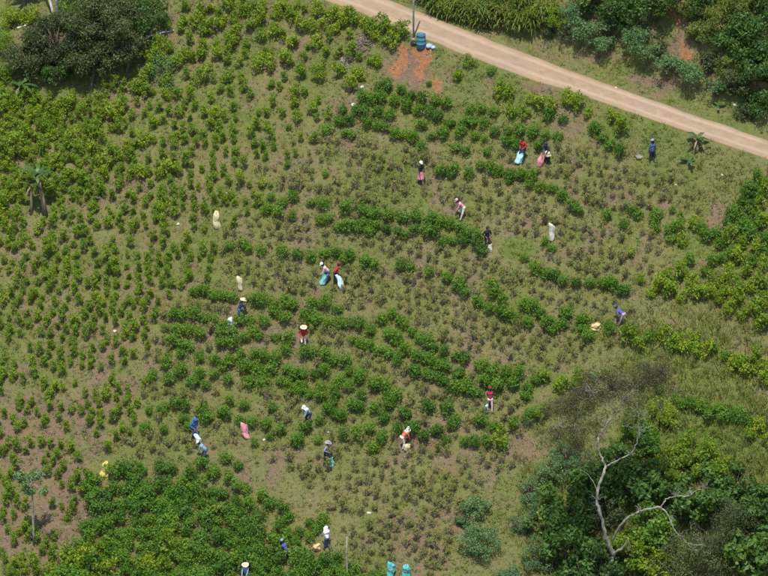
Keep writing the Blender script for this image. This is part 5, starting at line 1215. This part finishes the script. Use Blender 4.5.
# crumbs of earth on the bare soil and low broad-leaved weeds in the grass
def clods(n, seed):
    rng = np.random.default_rng(seed); u = rng.uniform(-30, 800, n); v = rng.uniform(-20, 600, n)
    P = np.vstack([ground_px(u[i:i + 6000], v[i:i + 6000]) for i in range(0, n, 6000)]); sd, _ = road_dist(P[:, 0], P[:, 1]); so, gr_, re = cover(P[:, 0], P[:, 1], P[:, 2])
    P = P[((so > .42) | (re > .5) | (rng.random(n) < .05)) & (np.abs(sd) > hwf(P[:, 0]) * .8)]; n = len(P)
    o8 = np.array([[1, 0, 0], [0, 1, 0], [-1, 0, 0], [0, -1, 0], [0, 0, 1], [0, 0, -.6]], float); F = np.array([[0, 1, 4], [1, 2, 4], [2, 3, 4], [3, 0, 4], [1, 0, 5], [2, 1, 5], [3, 2, 5], [0, 3, 5]])
    r = .02 + .055 * rng.random(n) ** 3; a = rng.uniform(0, 6.28, n); V = o8[None] * r[:, None, None] * rng.uniform(.6, 1.35, (n, 6, 1)) * np.array([1.2, 1, .8])
    c, s = np.cos(a)[:, None], np.sin(a)[:, None]; V = np.stack([V[..., 0] * c - V[..., 1] * s, V[..., 0] * s + V[..., 1] * c, V[..., 2]], -1) + P[:, None, :]
    o = link('soil_clods', mesh_np('soil_clods', V.reshape(-1, 3), (F[None] + 6 * np.arange(n)[:, None, None]).reshape(-1, 3), [plain_mat('dry_clods', (.16, .105, .065), (.33, .245, .17), 3, .95)]))
    o['kind'] = 'stuff'; o['label'] = 'crumbs of dry earth scattered over the bare soil'; o['category'] = 'clods'
clods(30000, 5)
def weeds(n, seed):
    rng = np.random.default_rng(seed); u = rng.uniform(-30, 800, n); v = rng.uniform(-20, 600, n)
    P = np.vstack([ground_px(u[i:i + 6000], v[i:i + 6000]) for i in range(0, n, 6000)]); sd, _ = road_dist(P[:, 0], P[:, 1]); so, gr_, re = cover(P[:, 0], P[:, 1], P[:, 2])
    keep = (np.abs(sd) > hwf(P[:, 0]) + .05) & (re < .5) & (fbm(P[:, 0] / 1.6, P[:, 1] / 1.6, 17, 2) + gr_ * .4 > .62); P = P[keep]; n = len(P); k = 7; idx = np.repeat(np.arange(n), k); m_ = len(idx)
    Q = P[idx] + np.stack([rng.normal(size=m_) * .07, rng.normal(size=m_) * .07, rng.uniform(.03, .16, m_)], 1); N = np.stack([rng.normal(size=m_) * .5, rng.normal(size=m_) * .5 - .25, np.ones(m_)], 1)
    g = Geo(); g.leaves(Q, N, .11, .055, rng, a=np.clip(rng.random(n)[idx] * .7 + rng.random(m_) * .3, 0, 1))
    o = link('low_weeds', g.build('low_weeds', leaf_mat('weed_leaves', [(0, (.05, .085, .016)), (.5, (.095, .145, .026)), (1, (.19, .21, .05))], trans=.35))); o['kind'] = 'stuff'; o['label'] = 'low green weeds scattered through the grass'; o['category'] = 'weeds'
weeds(16000, 6)
